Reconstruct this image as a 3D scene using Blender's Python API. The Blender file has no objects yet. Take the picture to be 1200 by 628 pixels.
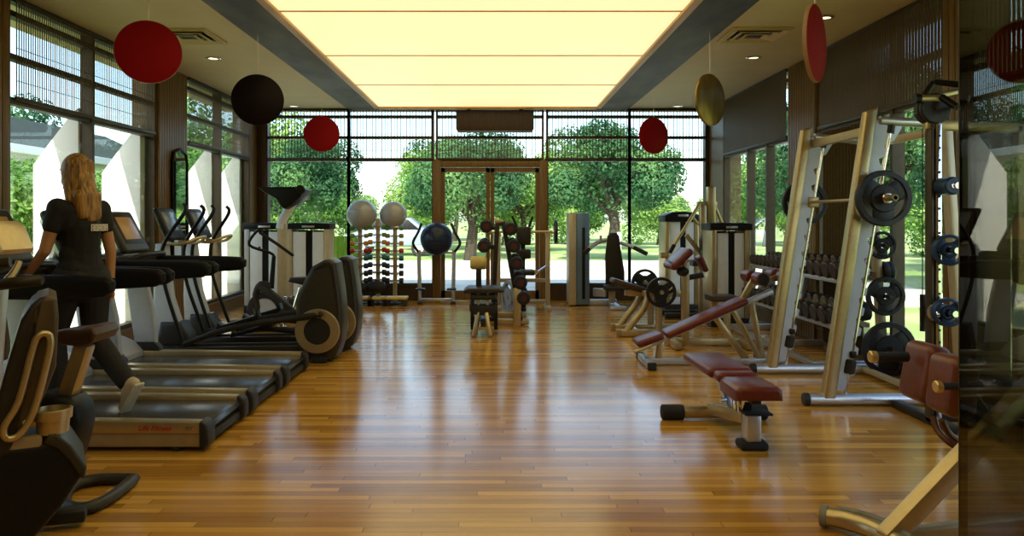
import bpy, bmesh, math, random
from mathutils import Vector, Matrix, Euler
random.seed(7)
SC = bpy.context.scene
COL = SC.collection
V = Vector
PI = math.pi
R = math.radians
# ---- the camera's measured geometry: horizon height 1.45 m, 880 px focal length in a 1200x628 frame
EYE, FPX, VX, VY = 1.45, 880.0, 581.0, 257.0
def W(px, py, Y):
    """point at depth Y seen at photo position px, py"""
    return V(((px-VX)/FPX*Y, Y, EYE-(py-VY)/FPX*Y))
def F(px, py):
    """floor point seen at px, py"""
    return W(px, py, FPX*EYE/(py-VY))

# ------------------------------------------------------------------ materials
MATS = {}
def mat(name, col, rough=.5, metal=0., var=.12, scale=18., bump=0., coat=0., spec=.35, stretch=None, emit=None, estr=0.):
    if name in MATS: return MATS[name]
    m = bpy.data.materials.new(name); m.use_nodes = True
    nt = m.node_tree; N = nt.nodes; L = nt.links
    b = N['Principled BSDF']
    b.inputs['Roughness'].default_value = rough; b.inputs['Metallic'].default_value = metal
    b.inputs['Coat Weight'].default_value = coat; b.inputs['Specular IOR Level'].default_value = spec
    tc = N.new('ShaderNodeTexCoord'); mp = N.new('ShaderNodeMapping')
    if stretch: mp.inputs['Scale'].default_value = stretch
    L.new(tc.outputs['Object'], mp.inputs['Vector'])
    nz = N.new('ShaderNodeTexNoise'); nz.inputs['Scale'].default_value = scale; nz.inputs['Detail'].default_value = 4
    L.new(mp.outputs['Vector'], nz.inputs['Vector'])
    rp = N.new('ShaderNodeValToRGB')
    c0 = [max(0, c*(1-var)) for c in col]; c1 = [min(1, c*(1+var)) for c in col]
    rp.color_ramp.elements[0].color = (*c0, 1); rp.color_ramp.elements[1].color = (*c1, 1)
    rp.color_ramp.elements[0].position = .3; rp.color_ramp.elements[1].position = .7
    L.new(nz.outputs['Fac'], rp.inputs['Fac']); L.new(rp.outputs['Color'], b.inputs['Base Color'])
    if bump:
        bp = N.new('ShaderNodeBump'); bp.inputs['Strength'].default_value = bump; bp.inputs['Distance'].default_value = .01
        L.new(nz.outputs['Fac'], bp.inputs['Height']); L.new(bp.outputs['Normal'], b.inputs['Normal'])
    if emit:
        b.inputs['Emission Color'].default_value = (*emit, 1); b.inputs['Emission Strength'].default_value = estr
    MATS[name] = m
    return m

def glass(name, tint, ior=1.45):
    m = bpy.data.materials.new(name); m.use_nodes = True
    nt = m.node_tree; N = nt.nodes; L = nt.links
    N.remove(N['Principled BSDF']); out = N['Material Output']
    t = N.new('ShaderNodeBsdfTransparent'); t.inputs['Color'].default_value = (*tint, 1)
    g = N.new('ShaderNodeBsdfGlossy'); g.inputs['Roughness'].default_value = .0
    lw = N.new('ShaderNodeLayerWeight'); lw.inputs['Blend'].default_value = .5
    pw = N.new('ShaderNodeMath'); pw.operation = 'POWER'; pw.inputs[1].default_value = 5
    L.new(lw.outputs['Facing'], pw.inputs[0])
    f0 = ((ior-1)/(ior+1))**2
    fr = N.new('ShaderNodeMath'); fr.operation = 'MULTIPLY_ADD'; fr.inputs[1].default_value = 1-f0; fr.inputs[2].default_value = f0
    L.new(pw.outputs[0], fr.inputs[0])
    mx = N.new('ShaderNodeMixShader')
    L.new(fr.outputs[0], mx.inputs[0]); L.new(t.outputs[0], mx.inputs[1]); L.new(g.outputs[0], mx.inputs[2])
    L.new(mx.outputs[0], out.inputs['Surface'])
    return m

def leafmat(name, c0, c1, c2):
    m = bpy.data.materials.new(name); m.use_nodes = True
    nt = m.node_tree; N = nt.nodes; L = nt.links
    N.remove(N['Principled BSDF']); out = N['Material Output']
    tc = N.new('ShaderNodeTexCoord')
    nz = N.new('ShaderNodeTexNoise'); nz.inputs['Scale'].default_value = 1.3; nz.inputs['Detail'].default_value = 5
    L.new(tc.outputs['Object'], nz.inputs['Vector'])
    rp = N.new('ShaderNodeValToRGB'); e = rp.color_ramp.elements
    e[0].color = (*c0, 1); e[0].position = .3; e[1].color = (*c2, 1); e[1].position = .72
    k = e.new(.5); k.color = (*c1, 1)
    L.new(nz.outputs['Fac'], rp.inputs['Fac'])
    d = N.new('ShaderNodeBsdfDiffuse'); t = N.new('ShaderNodeBsdfTranslucent')
    L.new(rp.outputs['Color'], d.inputs['Color']); L.new(rp.outputs['Color'], t.inputs['Color'])
    mx = N.new('ShaderNodeMixShader'); mx.inputs[0].default_value = .4
    L.new(d.outputs[0], mx.inputs[1]); L.new(t.outputs[0], mx.inputs[2]); L.new(mx.outputs[0], out.inputs['Surface'])
    return m

def floor_mat():
    m = bpy.data.materials.new('amber_wood_strip_floor'); m.use_nodes = True
    nt = m.node_tree; N = nt.nodes; L = nt.links; b = N['Principled BSDF']
    tc = N.new('ShaderNodeTexCoord')
    RH, PL = .058, 1.25
    def M(op, a, b=None):
        n = N.new('ShaderNodeMath'); n.operation = op
        for i, x in enumerate((a, b)):
            if x is None: continue
            if isinstance(x, (int, float)): n.inputs[i].default_value = x
            else: L.new(x, n.inputs[i])
        return n.outputs[0]
    sp = N.new('ShaderNodeSeparateXYZ'); L.new(tc.outputs['Object'], sp.inputs[0])
    yr = M('DIVIDE', sp.outputs['Y'], RH); row = M('FLOOR', yr)
    w1 = N.new('ShaderNodeTexWhiteNoise'); w1.noise_dimensions = '1D'; L.new(row, w1.inputs['W'])
    xr = M('ADD', M('DIVIDE', sp.outputs['X'], PL), M('MULTIPLY', w1.outputs['Value'], 7.3)); pk = M('FLOOR', xr)
    cb = N.new('ShaderNodeCombineXYZ'); L.new(row, cb.inputs[0]); L.new(pk, cb.inputs[1])
    w2 = N.new('ShaderNodeTexWhiteNoise'); w2.noise_dimensions = '2D'; L.new(cb.outputs[0], w2.inputs['Vector'])
    fy = M('FRACT', yr); fx = M('FRACT', xr)
    gap = M('MAXIMUM', M('LESS_THAN', fy, .035), M('LESS_THAN', fx, .0022))
    mp = N.new('ShaderNodeMapping'); mp.inputs['Scale'].default_value = (1.2, 22, 1); L.new(tc.outputs['Object'], mp.inputs['Vector'])
    nz = N.new('ShaderNodeTexNoise'); nz.inputs['Scale'].default_value = 2.2; nz.inputs['Detail'].default_value = 6
    L.new(mp.outputs['Vector'], nz.inputs['Vector'])
    ad = N.new('ShaderNodeMix'); ad.data_type = 'FLOAT'; ad.inputs[0].default_value = .45
    L.new(w2.outputs['Value'], ad.inputs[2]); L.new(nz.outputs['Fac'], ad.inputs[3])
    rp = N.new('ShaderNodeValToRGB'); e = rp.color_ramp.elements
    e[0].color = (.27, .115, .014, 1); e[0].position = .1; e[1].color = (.74, .41, .075, 1); e[1].position = .9
    k = e.new(.5); k.color = (.50, .245, .034, 1)
    L.new(ad.outputs[0], rp.inputs['Fac'])
    mx = N.new('ShaderNodeMix'); mx.data_type = 'RGBA'; mx.inputs[7].default_value = (.07, .03, .01, 1)
    L.new(gap, mx.inputs[0]); L.new(rp.outputs['Color'], mx.inputs[6])
    L.new(mx.outputs[2], b.inputs['Base Color'])
    b.inputs['Roughness'].default_value = .17; b.inputs['Specular IOR Level'].default_value = .85
    bp = N.new('ShaderNodeBump'); bp.inputs['Strength'].default_value = .12; bp.inputs['Distance'].default_value = .004
    L.new(ad.outputs[0], bp.inputs['Height']); L.new(bp.outputs['Normal'], b.inputs['Normal'])
    return m

# ------------------------------------------------------------------ geometry helper
def frame_of(d):
    d = d.normalized()
    up = V((0, 0, 1)) if abs(d.z) < .95 else V((0, 1, 0))
    s = d.cross(up).normalized()
    return s, s.cross(d).normalized(), d

class MB:
    def __init__(s): s.bm = bmesh.new()
    def _bev(s, verts, w, seg=2):
        es = {e for v in verts for e in v.link_edges}
        bmesh.ops.bevel(s.bm, geom=list(es), offset=w, segments=seg, profile=.5, affect='EDGES', clamp_overlap=True)
    def mbox(s, M, bev=0, seg=2):
        r = bmesh.ops.create_cube(s.bm, size=1, matrix=M)
        if bev: s._bev(r['verts'], bev, seg)
        return s
    def box(s, c, size, rot=(0, 0, 0), bev=0, seg=2):
        M = Matrix.Translation(V(c)) @ Euler(rot).to_matrix().to_4x4() @ Matrix.Diagonal((*size, 1))
        return s.mbox(M, bev, seg)
    def lim(s, x0, x1, y0, y1, z0, z1, bev=0, seg=2):
        return s.box(((x0+x1)/2, (y0+y1)/2, (z0+z1)/2), (abs(x1-x0), abs(y1-y0), abs(z1-z0)), bev=bev, seg=seg)
    def bar(s, a, b, w, h, bev=0, side=None, ext=0, seg=2):
        """box from a to b: w across (along side, default horizontal), h the other way"""
        a, b = V(a), V(b); d = b-a; l = d.length+2*ext; d.normalize()
        if side is None: sd, up, _ = frame_of(d)
        else:
            sd = V(side); sd = (sd-d*sd.dot(d)).normalized(); up = sd.cross(d).normalized()
        M = Matrix((sd*w, d*l, up*h)).transposed().to_4x4(); M.translation = (a+b)/2
        return s.mbox(M, bev, seg)
    def tube(s, pts, r, seg=10, closed=False, smooth=0, caps=True, flat=1.0):
        P = [V(p) for p in pts]; n = len(P)
        if smooth:
            Q = []
            rng = n if closed else n-1
            for i in range(rng):
                p0 = P[(i-1) % n] if (closed or i) else P[0]; p1 = P[i]; p2 = P[(i+1) % n]; p3 = P[(i+2) % n] if (closed or i+2 < n) else P[-1]
                for k in range(smooth):
                    t = k/smooth
                    Q.append(.5*((2*p1)+(p2-p0)*t+(2*p0-5*p1+4*p2-p3)*t*t+(3*p1-p0-3*p2+p3)*t**3))
            if not closed: Q.append(P[-1])
            P = Q; n = len(P)
        rr = r if isinstance(r, (list, tuple)) else [r]*n
        if len(rr) != n: rr = [rr[0]+(rr[-1]-rr[0])*i/(n-1) for i in range(n)]
        T = []
        for i in range(n):
            if closed: t = P[(i+1) % n]-P[i-1]
            elif i == 0: t = P[1]-P[0]
            elif i == n-1: t = P[-1]-P[-2]
            else: t = (P[i+1]-P[i]).normalized()+(P[i]-P[i-1]).normalized()
            T.append(t.normalized())
        u, v, _ = frame_of(T[0]); rings = []
        for i in range(n):
            if i:
                q = T[i-1].rotation_difference(T[i]); u = q @ u
            u = (u-T[i]*u.dot(T[i])).normalized(); v = T[i].cross(u)
            k = 1.0
            if 0 < i < n-1 or closed:
                c = (P[(i+1) % n]-P[i]).normalized().dot((P[i]-P[i-1]).normalized()); k = min(1.5, 1/max(.5, math.sqrt((1+c)/2)))
            rings.append([s.bm.verts.new(P[i]+rr[i]*(u*math.cos(2*PI*j/seg)*k+v*math.sin(2*PI*j/seg)*flat)) for j in range(seg)])
        for i in range(n if closed else n-1):
            A, B = rings[i], rings[(i+1) % n]
            for j in range(seg): s.bm.faces.new((A[j], A[(j+1) % seg], B[(j+1) % seg], B[j]))
        if caps and not closed:
            s.bm.faces.new(rings[0][::-1]); s.bm.faces.new(rings[-1])
        return s
    def cyl(s, a, b, r, r2=None, seg=20, bev=0):
        r2 = r if r2 is None else r2
        a, b = V(a), V(b)
        if bev:
            d = (b-a).normalized()
            return s.tube([a, a+d*bev, b-d*bev, b], [max(r-bev, .001), r, r2, max(r2-bev, .001)], seg)
        return s.tube([a, b], [r, r2], seg)
    def lathe(s, o, axis, prof, seg=28):
        """prof = [(radius, along)]"""
        o = V(o); u, v, d = frame_of(V(axis)); rings = []
        for (r, h) in prof:
            if r < 1e-5: rings.append([s.bm.verts.new(o+d*h)])
            else: rings.append([s.bm.verts.new(o+d*h+r*(u*math.cos(2*PI*j/seg)+v*math.sin(2*PI*j/seg))) for j in range(seg)])
        for A, B in zip(rings, rings[1:]):
            for j in range(seg):
                if len(A) == 1 and len(B) == 1: continue
                if len(A) == 1: s.bm.faces.new((A[0], B[(j+1) % seg], B[j]))
                elif len(B) == 1: s.bm.faces.new((A[j], A[(j+1) % seg], B[0]))
                else: s.bm.faces.new((A[j], A[(j+1) % seg], B[(j+1) % seg], B[j]))
        return s
    def ring(s, o, axis, r0, r1, t):
        """flat washer from radius r0 to r1, thickness t centred on o"""
        p = [(r0, -t/2), (r1-.15*t, -t/2), (r1, -t*.3), (r1, t*.3), (r1-.15*t, t/2), (r0, t/2), (r0, -t/2)]
        return s.lathe(o, axis, p)
    def ball(s, c, r, sc=(1, 1, 1), rot=(0, 0, 0), u=20, v=12):
        M = Matrix.Translation(V(c)) @ Euler(rot).to_matrix().to_4x4() @ Matrix.Diagonal((r*sc[0], r*sc[1], r*sc[2], 1))
        bmesh.ops.create_uvsphere(s.bm, u_segments=u, v_segments=v, radius=1, matrix=M)
        return s
    def prism(s, pts, y0, y1, bev=0, seg=2):
        """outline in world X-Z, thick along Y from y0 to y1"""
        a = [s.bm.verts.new((p[0], y0, p[-1])) for p in pts]; b = [s.bm.verts.new((p[0], y1, p[-1])) for p in pts]
        fs = [s.bm.faces.new(a), s.bm.faces.new(b[::-1])]
        n = len(pts)
        for i in range(n): fs.append(s.bm.faces.new((a[i], b[i], b[(i+1) % n], a[(i+1) % n])))
        bmesh.ops.recalc_face_normals(s.bm, faces=fs)
        if bev:
            es = {e for f in fs[:2] for e in f.edges}
            bmesh.ops.bevel(s.bm, geom=list(es), offset=bev, segments=seg, profile=.5, affect='EDGES', clamp_overlap=True)
        return s
    def slab(s, pts, vec, bev=0, seg=2):
        """flat 3-D outline pushed along vec"""
        vec = V(vec); a = [s.bm.verts.new(V(p)) for p in pts]; b = [s.bm.verts.new(V(p)+vec) for p in pts]
        fs = [s.bm.faces.new(a), s.bm.faces.new(b[::-1])]; n = len(pts)
        for i in range(n): fs.append(s.bm.faces.new((a[i], b[i], b[(i+1) % n], a[(i+1) % n])))
        bmesh.ops.recalc_face_normals(s.bm, faces=fs)
        if bev:
            es = {e for f in fs[:2] for e in f.edges}
            bmesh.ops.bevel(s.bm, geom=list(es), offset=bev, segments=seg, profile=.5, affect='EDGES', clamp_overlap=True)
        return s
    def xprism(s, pts, x0, x1, bev=0, seg=2):
        """outline in world Y-Z, thick along X"""
        a = [s.bm.verts.new((x0, p[0], p[1])) for p in pts]; b = [s.bm.verts.new((x1, p[0], p[1])) for p in pts]
        fs = [s.bm.faces.new(a), s.bm.faces.new(b[::-1])]; n = len(pts)
        for i in range(n): fs.append(s.bm.faces.new((a[i], b[i], b[(i+1) % n], a[(i+1) % n])))
        bmesh.ops.recalc_face_normals(s.bm, faces=fs)
        if bev:
            es = {e for f in fs[:2] for e in f.edges}
            bmesh.ops.bevel(s.bm, geom=list(es), offset=bev, segments=seg, profile=.5, affect='EDGES', clamp_overlap=True)
        return s
    def build(s, name, m, parent=None, label=None, ang=38, recalc=True):
        if recalc: bmesh.ops.recalc_face_normals(s.bm, faces=s.bm.faces[:])
        o0 = origin(parent)
        if o0.length: bmesh.ops.translate(s.bm, verts=s.bm.verts[:], vec=-o0)
        me = bpy.data.meshes.new(name); s.bm.to_mesh(me); s.bm.free()
        me.shade_smooth(); me.set_sharp_from_angle(angle=R(ang))
        me.materials.append(m)
        o = bpy.data.objects.new(name, me); COL.objects.link(o)
        if parent is not None: o.parent = parent
        if label: o['label'] = label
        return o
    def solo(s, name, m, label, cat, group=None, base=None, ang=38):
        """a thing that is one mesh, origin at its base"""
        xs = [v.co for v in s.bm.verts]
        lo = V((min(c.x for c in xs), min(c.y for c in xs), min(c.z for c in xs))); hi = V((max(c.x for c in xs), max(c.y for c in xs), max(c.z for c in xs)))
        b = V(base) if base else V(((lo.x+hi.x)/2, (lo.y+hi.y)/2, lo.z))
        bmesh.ops.translate(s.bm, verts=s.bm.verts[:], vec=-b)
        o = s.build(name, m, None, ang=ang); o.location = b
        tag(o, label, cat, group)
        return o

ORG = {}
def origin(p):
    while p is not None and p.parent is not None: p = p.parent
    return V(p.location) if p is not None else V((0, 0, 0))
def tag(o, label, cat, group=None):
    o['label'] = label; o['category'] = cat
    if group: o['group'] = group
    return o
def thing(name, label, cat, loc, group=None):
    o = bpy.data.objects.new(name, None); COL.objects.link(o)
    o.location = V(loc); o.empty_display_size = .2
    return tag(o, label, cat, group)
def struct(o):
    o['kind'] = 'structure'; return o
KIDS = {}
def children(o): return [c for c in COL.objects if c.parent is o]
def dup(o, loc=None, rotz=None, label=None, group=None, scale=None):
    c = o.copy(); COL.objects.link(c)
    if loc is not None: c.location = V(loc)
    if rotz is not None: c.rotation_euler = (0, 0, rotz)
    if scale is not None: c.scale = scale
    if label: c['label'] = label
    if group: c['group'] = group
    for ch in list(o.children):
        k = ch.copy(); COL.objects.link(k); k.parent = c
        for g in list(ch.children):
            q = g.copy(); COL.objects.link(q); q.parent = k
    return c

def text(s, size, M, m, parent, name='logo', shear=.3, depth=.001):
    cu = bpy.data.curves.new(name, 'FONT'); cu.body = s; cu.size = size; cu.shear = shear; cu.extrude = depth
    cu.offset = .0008
    o = bpy.data.objects.new(name, cu); COL.objects.link(o)
    cu.materials.append(m)
    dg = bpy.context.evaluated_depsgraph_get()
    me = bpy.data.meshes.new_from_object(o.evaluated_get(dg))
    bpy.data.objects.remove(o)
    M = Matrix.Translation(-origin(parent)) @ M
    me.transform(M)
    if not me.materials: me.materials.append(m)
    k = bpy.data.objects.new(name, me); COL.objects.link(k); k.parent = parent
    return k

def organic(name, bones, balls, m, parent, voxel=.008, smooth=4, label=None):
    """continuous skin over tapered bones (p0, r0, p1, r1) and ellipsoids (centre, radii, rotation)"""
    b = MB()
    for (p0, r0, p1, r1) in bones:
        p0, p1 = V(p0), V(p1)
        b.tube([p0, p1], [r0, r1], 14); b.ball(p0, r0, u=14, v=10); b.ball(p1, r1, u=14, v=10)
    for (c, rad, rot) in balls: b.ball(c, 1, rad, rot, 20, 14)
    o = b.build(name, m, parent, label)
    md = o.modifiers.new('remesh', 'REMESH'); md.mode = 'VOXEL'; md.voxel_size = voxel
    if smooth:
        sm = o.modifiers.new('smooth', 'SMOOTH'); sm.iterations = smooth; sm.factor = .5
    dg = bpy.context.evaluated_depsgraph_get(); dg.update()
    me = bpy.data.meshes.new_from_object(o.evaluated_get(dg))
    old = o.data; o.modifiers.clear(); o.data = me; bpy.data.meshes.remove(old)
    me.name = name; me.shade_smooth()
    if not me.materials: me.materials.append(m)
    return o
# ------------------------------------------------------------------ material set
champagne = mat('champagne_silver_paint', (.50, .395, .21), .33, .75, .06, 30)
silver = mat('satin_silver_paint', (.60, .60, .62), .32, .8, .05, 30)
chrome = mat('polished_chrome', (.80, .80, .82), .12, 1., .04, 12)
lilac = mat('pale_grey_steel', (.52, .54, .62), .4, .5, .05, 20)
blackp = mat('black_moulded_plastic', (.007, .007, .008), .42, 0, .2, 60, .05, spec=.22)
darkp = mat('dark_grey_plastic', (.022, .020, .016), .45, 0, .12, 40, .05, spec=.25)
taupe = mat('taupe_grey_plastic', (.032, .027, .016), .42, 0, .1, 25, spec=.3)
rubber = mat('black_rubber', (.014, .014, .015), .7, 0, .25, 80, .15)
iron = mat('black_cast_iron', (.022, .022, .026), .42, .3, .25, 45, .2)
blueiron = mat('dark_blue_coated_iron', (.018, .045, .11), .35, .2, .2, 30)
oxblood = mat('oxblood_vinyl', (.125, .021, .012), .33, 0, .18, 26, .08)
brownv = mat('dark_brown_vinyl', (.055, .028, .016), .4, 0, .2, 26, .08)
blackv = mat('black_vinyl', (.022, .018, .014), .42, 0, .2, 26, .08)
white_panel = mat('white_shroud_panel', (.74, .78, .84), .45, 0, .05, 8)
beigepost = mat('beige_painted_steel', (.50, .42, .28), .4, .35, .06, 14)
beltm = mat('treadmill_belt_rubber', (.045, .045, .047), .22, 0, .15, 90, .05)
tan = mat('tan_skirt_plastic', (.34, .25, .13), .45, .1, .08, 20)
lightgrey = mat('light_grey_plastic', (.42, .43, .46), .4, .1, .06, 12)
redp = mat('red_lettering', (.42, .02, .015), .5, 0, .05, 10)
greyink = mat('grey_lettering', (.16, .15, .14), .5, 0, .05, 10)
screen_dark = mat('blue_grey_screen', (.16, .20, .27), .18, 0, .1, 6)
screen_warm = mat('amber_screen', (.50, .27, .10), .25, 0, .12, 6)
yellow = mat('yellow_plastic', (.62, .44, .06), .4, 0, .1, 12)
wood = mat('golden_brown_timber', (.17, .092, .024), .38, 0, .3, 5, .05, stretch=(14, 14, .6))
woodd = mat('dark_brown_timber', (.060, .030, .011), .4, 0, .3, 5, .05, stretch=(14, 14, .6))
bronze = mat('dark_bronze_window_metal', (.060, .042, .024), .45, .3, .12, 20)
blindm = mat('bronze_blind_strands', (.10, .065, .028), .5, .2, .15, 30)
blinddark = mat('brown_blind_strands', (.075, .038, .006), .55, .1, .15, 30)
plaster = mat('cream_ceiling_plaster', (.74, .61, .34), .6, 0, .03, 3)
wallm = mat('warm_wall_plaster', (.45, .34, .18), .7, 0, .05, 3)
stone = mat('grey_green_polished_plaster', (.060, .060, .042), .5, 0, .9, 2.6, .3, spec=.12, stretch=(1, .4, 1))
trimwood = mat('amber_trim_wood', (.62, .33, .07), .4, 0, .2, 6, 0, stretch=(1, .2, 1))
finm = mat('white_render', (.80, .78, .74), .7, 0, .04, 2)
winglass = glass('clear_window_glass', (.93, .97, .95), 1.4)
tintglass = glass('smoked_door_glass', (.40, .40, .34), 2.1)
lamp = mat('luminous_ceiling_sheet', (.9, .8, .5), .5, 0, .03, .9, emit=(1, .855, .455), estr=.99)
lampspot = mat('downlight_lens', (.9, .85, .7), .4, 0, .02, 4, emit=(1, .8, .5), estr=2.0)

# ------------------------------------------------------------------ world, sun
wd = bpy.data.worlds.new('sky'); SC.world = wd; wd.use_nodes = True
N = wd.node_tree.nodes; L = wd.node_tree.links; bg = N['Background']
sk = N.new('ShaderNodeTexSky'); sk.sky_type = 'NISHITA'; sk.sun_disc = False
sk.sun_elevation = R(36); sk.sun_rotation = R(193); sk.dust_density = 1.6; sk.ozone_density = 1.0; sk.air_density = 1.0
L.new(sk.outputs['Color'], bg.inputs['Color']); bg.inputs['Strength'].default_value = .55
sl = bpy.data.lights.new('sun', 'SUN'); sl.energy = 10; sl.angle = R(.6); sl.color = (1, .93, .80)
so = bpy.data.objects.new('sun', sl); COL.objects.link(so); so.location = (-20, -20, 30)
so.rotation_euler = V((.17, .75, -.60)).to_track_quat('-Z', 'Y').to_euler()

# ------------------------------------------------------------------ room shell
XL, XR, YF, YB, H = -4.25, 3.8, 13.4, -2.6, 3.42
T = .30
b = MB(); b.lim(XL-T, XR+T, YB-T, YF+.2, -.12, 0); o = struct(b.build('floor', floor_mat()))
b = MB(); b.lim(XL-.72, XR+.6, YB-T, YF+.42, H, H+.30); struct(b.build('ceiling', plaster))  # left overhang lengthened to throw shade on the white piers outside
b = MB(); b.lim(XL-T, XR+T, YB-T, YB, 0, H); struct(b.build('wall_back', wallm))
# left wall: piers, sill and lintel around three window bays
SILL, TOP = .16, H
baysL = [(3.6, 6.30), (6.56, 9.40), (10.30, 12.97)]
def side_wall(name, x0, x1, bays):
    b = MB(); y = YB
    for (a, c) in bays:
        if a > y: b.lim(x0, x1, y, a, 0, H)
        b.lim(x0, x1, a, c, 0, SILL)
        y = c
    b.lim(x0, x1, y, YF+.2, 0, H)
    return struct(b.build(name, wood))
side_wall('wall_left', XL-T, XL, baysL)
baysR = [(2.2, 5.98), (6.28, 8.87), (9.72, 12.55)]
side_wall('wall_right', XR, XR+T, baysR)
b = MB()
b.lim(XL, -4.08, YF-.05, YF+.2, 0, H); b.lim(3.87-.12, XR, YF-.05, YF+.2, 0, H)
b.lim(-4.08, -1.05, YF, YF+.2, 0, .25); b.lim(.84, 3.75, YF, YF+.2, 0, .25)
struct(b.build('wall_far', woodd))
# ribbed timber facing on the left pier between the windows and beside the first window
def ribs(name, x0, x1, ya, yb):
    b = MB(); n = max(2, int((yb-ya)/.07)); d = (yb-ya)/n
    for i in range(n): b.lim(x0, x1, ya+d*i+.004, ya+d*(i+1)-.004, .02, H-.02, bev=.006)
    return struct(b.build(name, wood))
ribs('trim_1', XL, XL+.03, 9.42, 10.28); ribs('trim_2', XL, XL+.03, 6.32, 6.53)
ribs('trim_3', XR-.03, XR, 8.89, 9.70); ribs('trim_4', XR-.08, XR, 6.0, 6.26)
# skirting
b = MB(); b.lim(XL+.0, XL+.015, YB, 3.6, 0, .1); struct(b.build('baseboard_left', woodd))

wn = [0]
def side_window(x, s, ya, yb, mull, wide=.05, sillm=None):
    """window in a side wall; s=+1 means the outside lies towards -X"""
    wn[0] += 1
    w = bpy.data.objects.new('window_%d' % wn[0], None); COL.objects.link(w); w.location = (x, (ya+yb)/2, SILL); struct(w)
    xo = x-s*.06
    b = MB()
    for y in [ya, yb]: b.lim(xo-.05, xo+.05, y-.03, y+.03, SILL, H)
    for y in mull: b.lim(xo-.06, xo+.06, y-wide/2, y+wide/2, SILL, H)
    for z, h in ((SILL+.04, .08), (2.50, .06), (2.89, .05), (3.27, .05), (3.40, .04)): b.lim(xo-.045, xo+.045, ya, yb, z-h/2, z+h/2)
    b.build('frame', bronze, w)
    ys = [ya]+list(mull)+[yb]
    for a, c in zip(ys, ys[1:]):
        b = MB(); b.lim(xo-.006, xo+.006, a+.02, c-.02, SILL+.05, H-.02); b.build('pane', winglass, w)
    b = MB(); b.lim(x-s*.30, x+s*.02, ya, yb, SILL, SILL+.03, bev=.006); b.build('sill', sillm or wood, w)
    return w
def strands(name, lab, m, pts, w, t, pitch, horiz, grp, z0=2.53, z1=3.40):
    """hanging blind of vertical strands between two plan points, with a head and bottom rail"""
    a, c = V(pts[0]), V(pts[1]); d = c-a; n = int(d.length/pitch); d.normalize()
    mid = (a+c)/2
    t_ = thing('window_blind', lab, 'blind', (mid.x, mid.y, z0-.02), grp)
    b = MB(); al = abs(d.x) > .5
    for i in range(n):
        p = a+d*(pitch*(i+.5))
        sz = (w, t, z1-z0) if al else (t, w, z1-z0)
        b.box((p.x, p.y, (z0+z1)/2), sz)
    for k in range(horiz):
        z = z0+(z1-z0)*(k+.5)/horiz
        b.box((mid.x, mid.y, z), ((c-a).length-.02, t*.6, .006) if al else (t*.6, (c-a).length-.02, .006))
    b.build('strands', m, t_)
    for nm, z, h in (('bottom_rail', z0-.01, .035), ('head_rail', z1, .03)):
        b = MB(); b.box((mid.x, mid.y, z), ((c-a).length, .02, h) if al else (.02, (c-a).length, h), bev=.004); b.build(nm, bronze, t_)
    return t_
side_window(XL, 1, *baysL[0], [5.0]); side_window(XL, 1, *baysL[1], [7.93]); side_window(XL, 1, *baysL[2], [11.62])
side_window(XR, -1, *baysR[0], [4.1]); side_window(XR, -1, *baysR[1], [7.22]); side_window(XR, -1, *baysR[2], [10.55, 11.35])
strands('blind', 'bronze strand blind on the left wall beside the first bay, near the camera', blindm, ((XL+.015, 3.66), (XL+.015, 6.25)), .012, .004, .034, 3, 'strand blinds')
strands('blind', 'bronze strand blind across the upper window behind the walking woman', blindm, ((XL+.015, 6.62), (XL+.015, 9.34)), .012, .004, .034, 3, 'strand blinds')
strands('blind', 'bronze strand blind on the left wall window nearest the far corner', blindm, ((XL+.015, 10.36), (XL+.015, 12.91)), .012, .004, .034, 3, 'strand blinds')
strands('blind', 'brown strand blind on the right wall window seen through the smoked glass', blinddark, ((XR-.015, 2.26), (XR-.015, 5.92)), .034, .004, .05, 3, 'strand blinds')
strands('blind', 'wide dark brown strand blind on the right wall behind the bar rack', blinddark, ((XR-.015, 6.34), (XR-.015, 8.81)), .042, .004, .05, 3, 'strand blinds')
strands('blind', 'dark brown strand blind on the right wall near the far corner', blinddark, ((XR-.015, 9.78), (XR-.015, 12.49)), .043, .004, .05, 3, 'strand blinds')

# far glazed wall: four windows and a double door under a band of transoms
def far_window(x0, x1, zb=.25, cuts=((2.515, .06), (2.91, .05), (3.28, .05), (3.40, .04))):
    wn[0] += 1
    w = bpy.data.objects.new('window_%d' % wn[0], None); COL.objects.link(w); w.location = ((x0+x1)/2, YF, zb); struct(w)
    b = MB()
    for x in (x0, x1): b.lim(x-.018, x+.018, YF-.03, YF+.09, zb, H)
    for z, h in cuts: b.lim(x0, x1, YF-.02, YF+.08, z-h/2, z+h/2)
    b.lim(x0, x1, YF-.02, YF+.08, zb, zb+.06)
    b.build('frame', bronze, w)
    b = MB(); b.lim(x0+.03, x1-.03, YF+.024, YF+.036, zb+.03, H-.02); b.build('pane', winglass, w)
far_window(-4.08, -2.63); far_window(-2.63, -1.12); far_window(.92, 2.39); far_window(2.39, 3.75)
far_window(-1.05, .84, 2.46, ((2.515, .06), (2.91, .05), (3.28, .05), (3.40, .04)))
strands('blind', 'fine strand blind above the far left window behind a red disc', blindm, ((-4.04, YF-.06), (-2.66, YF-.06)), .014, .004, .055, 3, 'far wall strand blinds')
strands('blind', 'fine strand blind above the silver exercise balls', blindm, ((-2.60, YF-.06), (-1.09, YF-.06)), .014, .004, .055, 3, 'far wall strand blinds')
strands('blind', 'fine strand blind above the double glass door', blindm, ((-1.03, YF-.06), (.82, YF-.06)), .014, .004, .055, 3, 'far wall strand blinds')
strands('blind', 'fine strand blind directly right of the one over the door', blindm, ((.87, YF-.06), (2.36, YF-.06)), .014, .004, .055, 3, 'far wall strand blinds')
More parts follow.
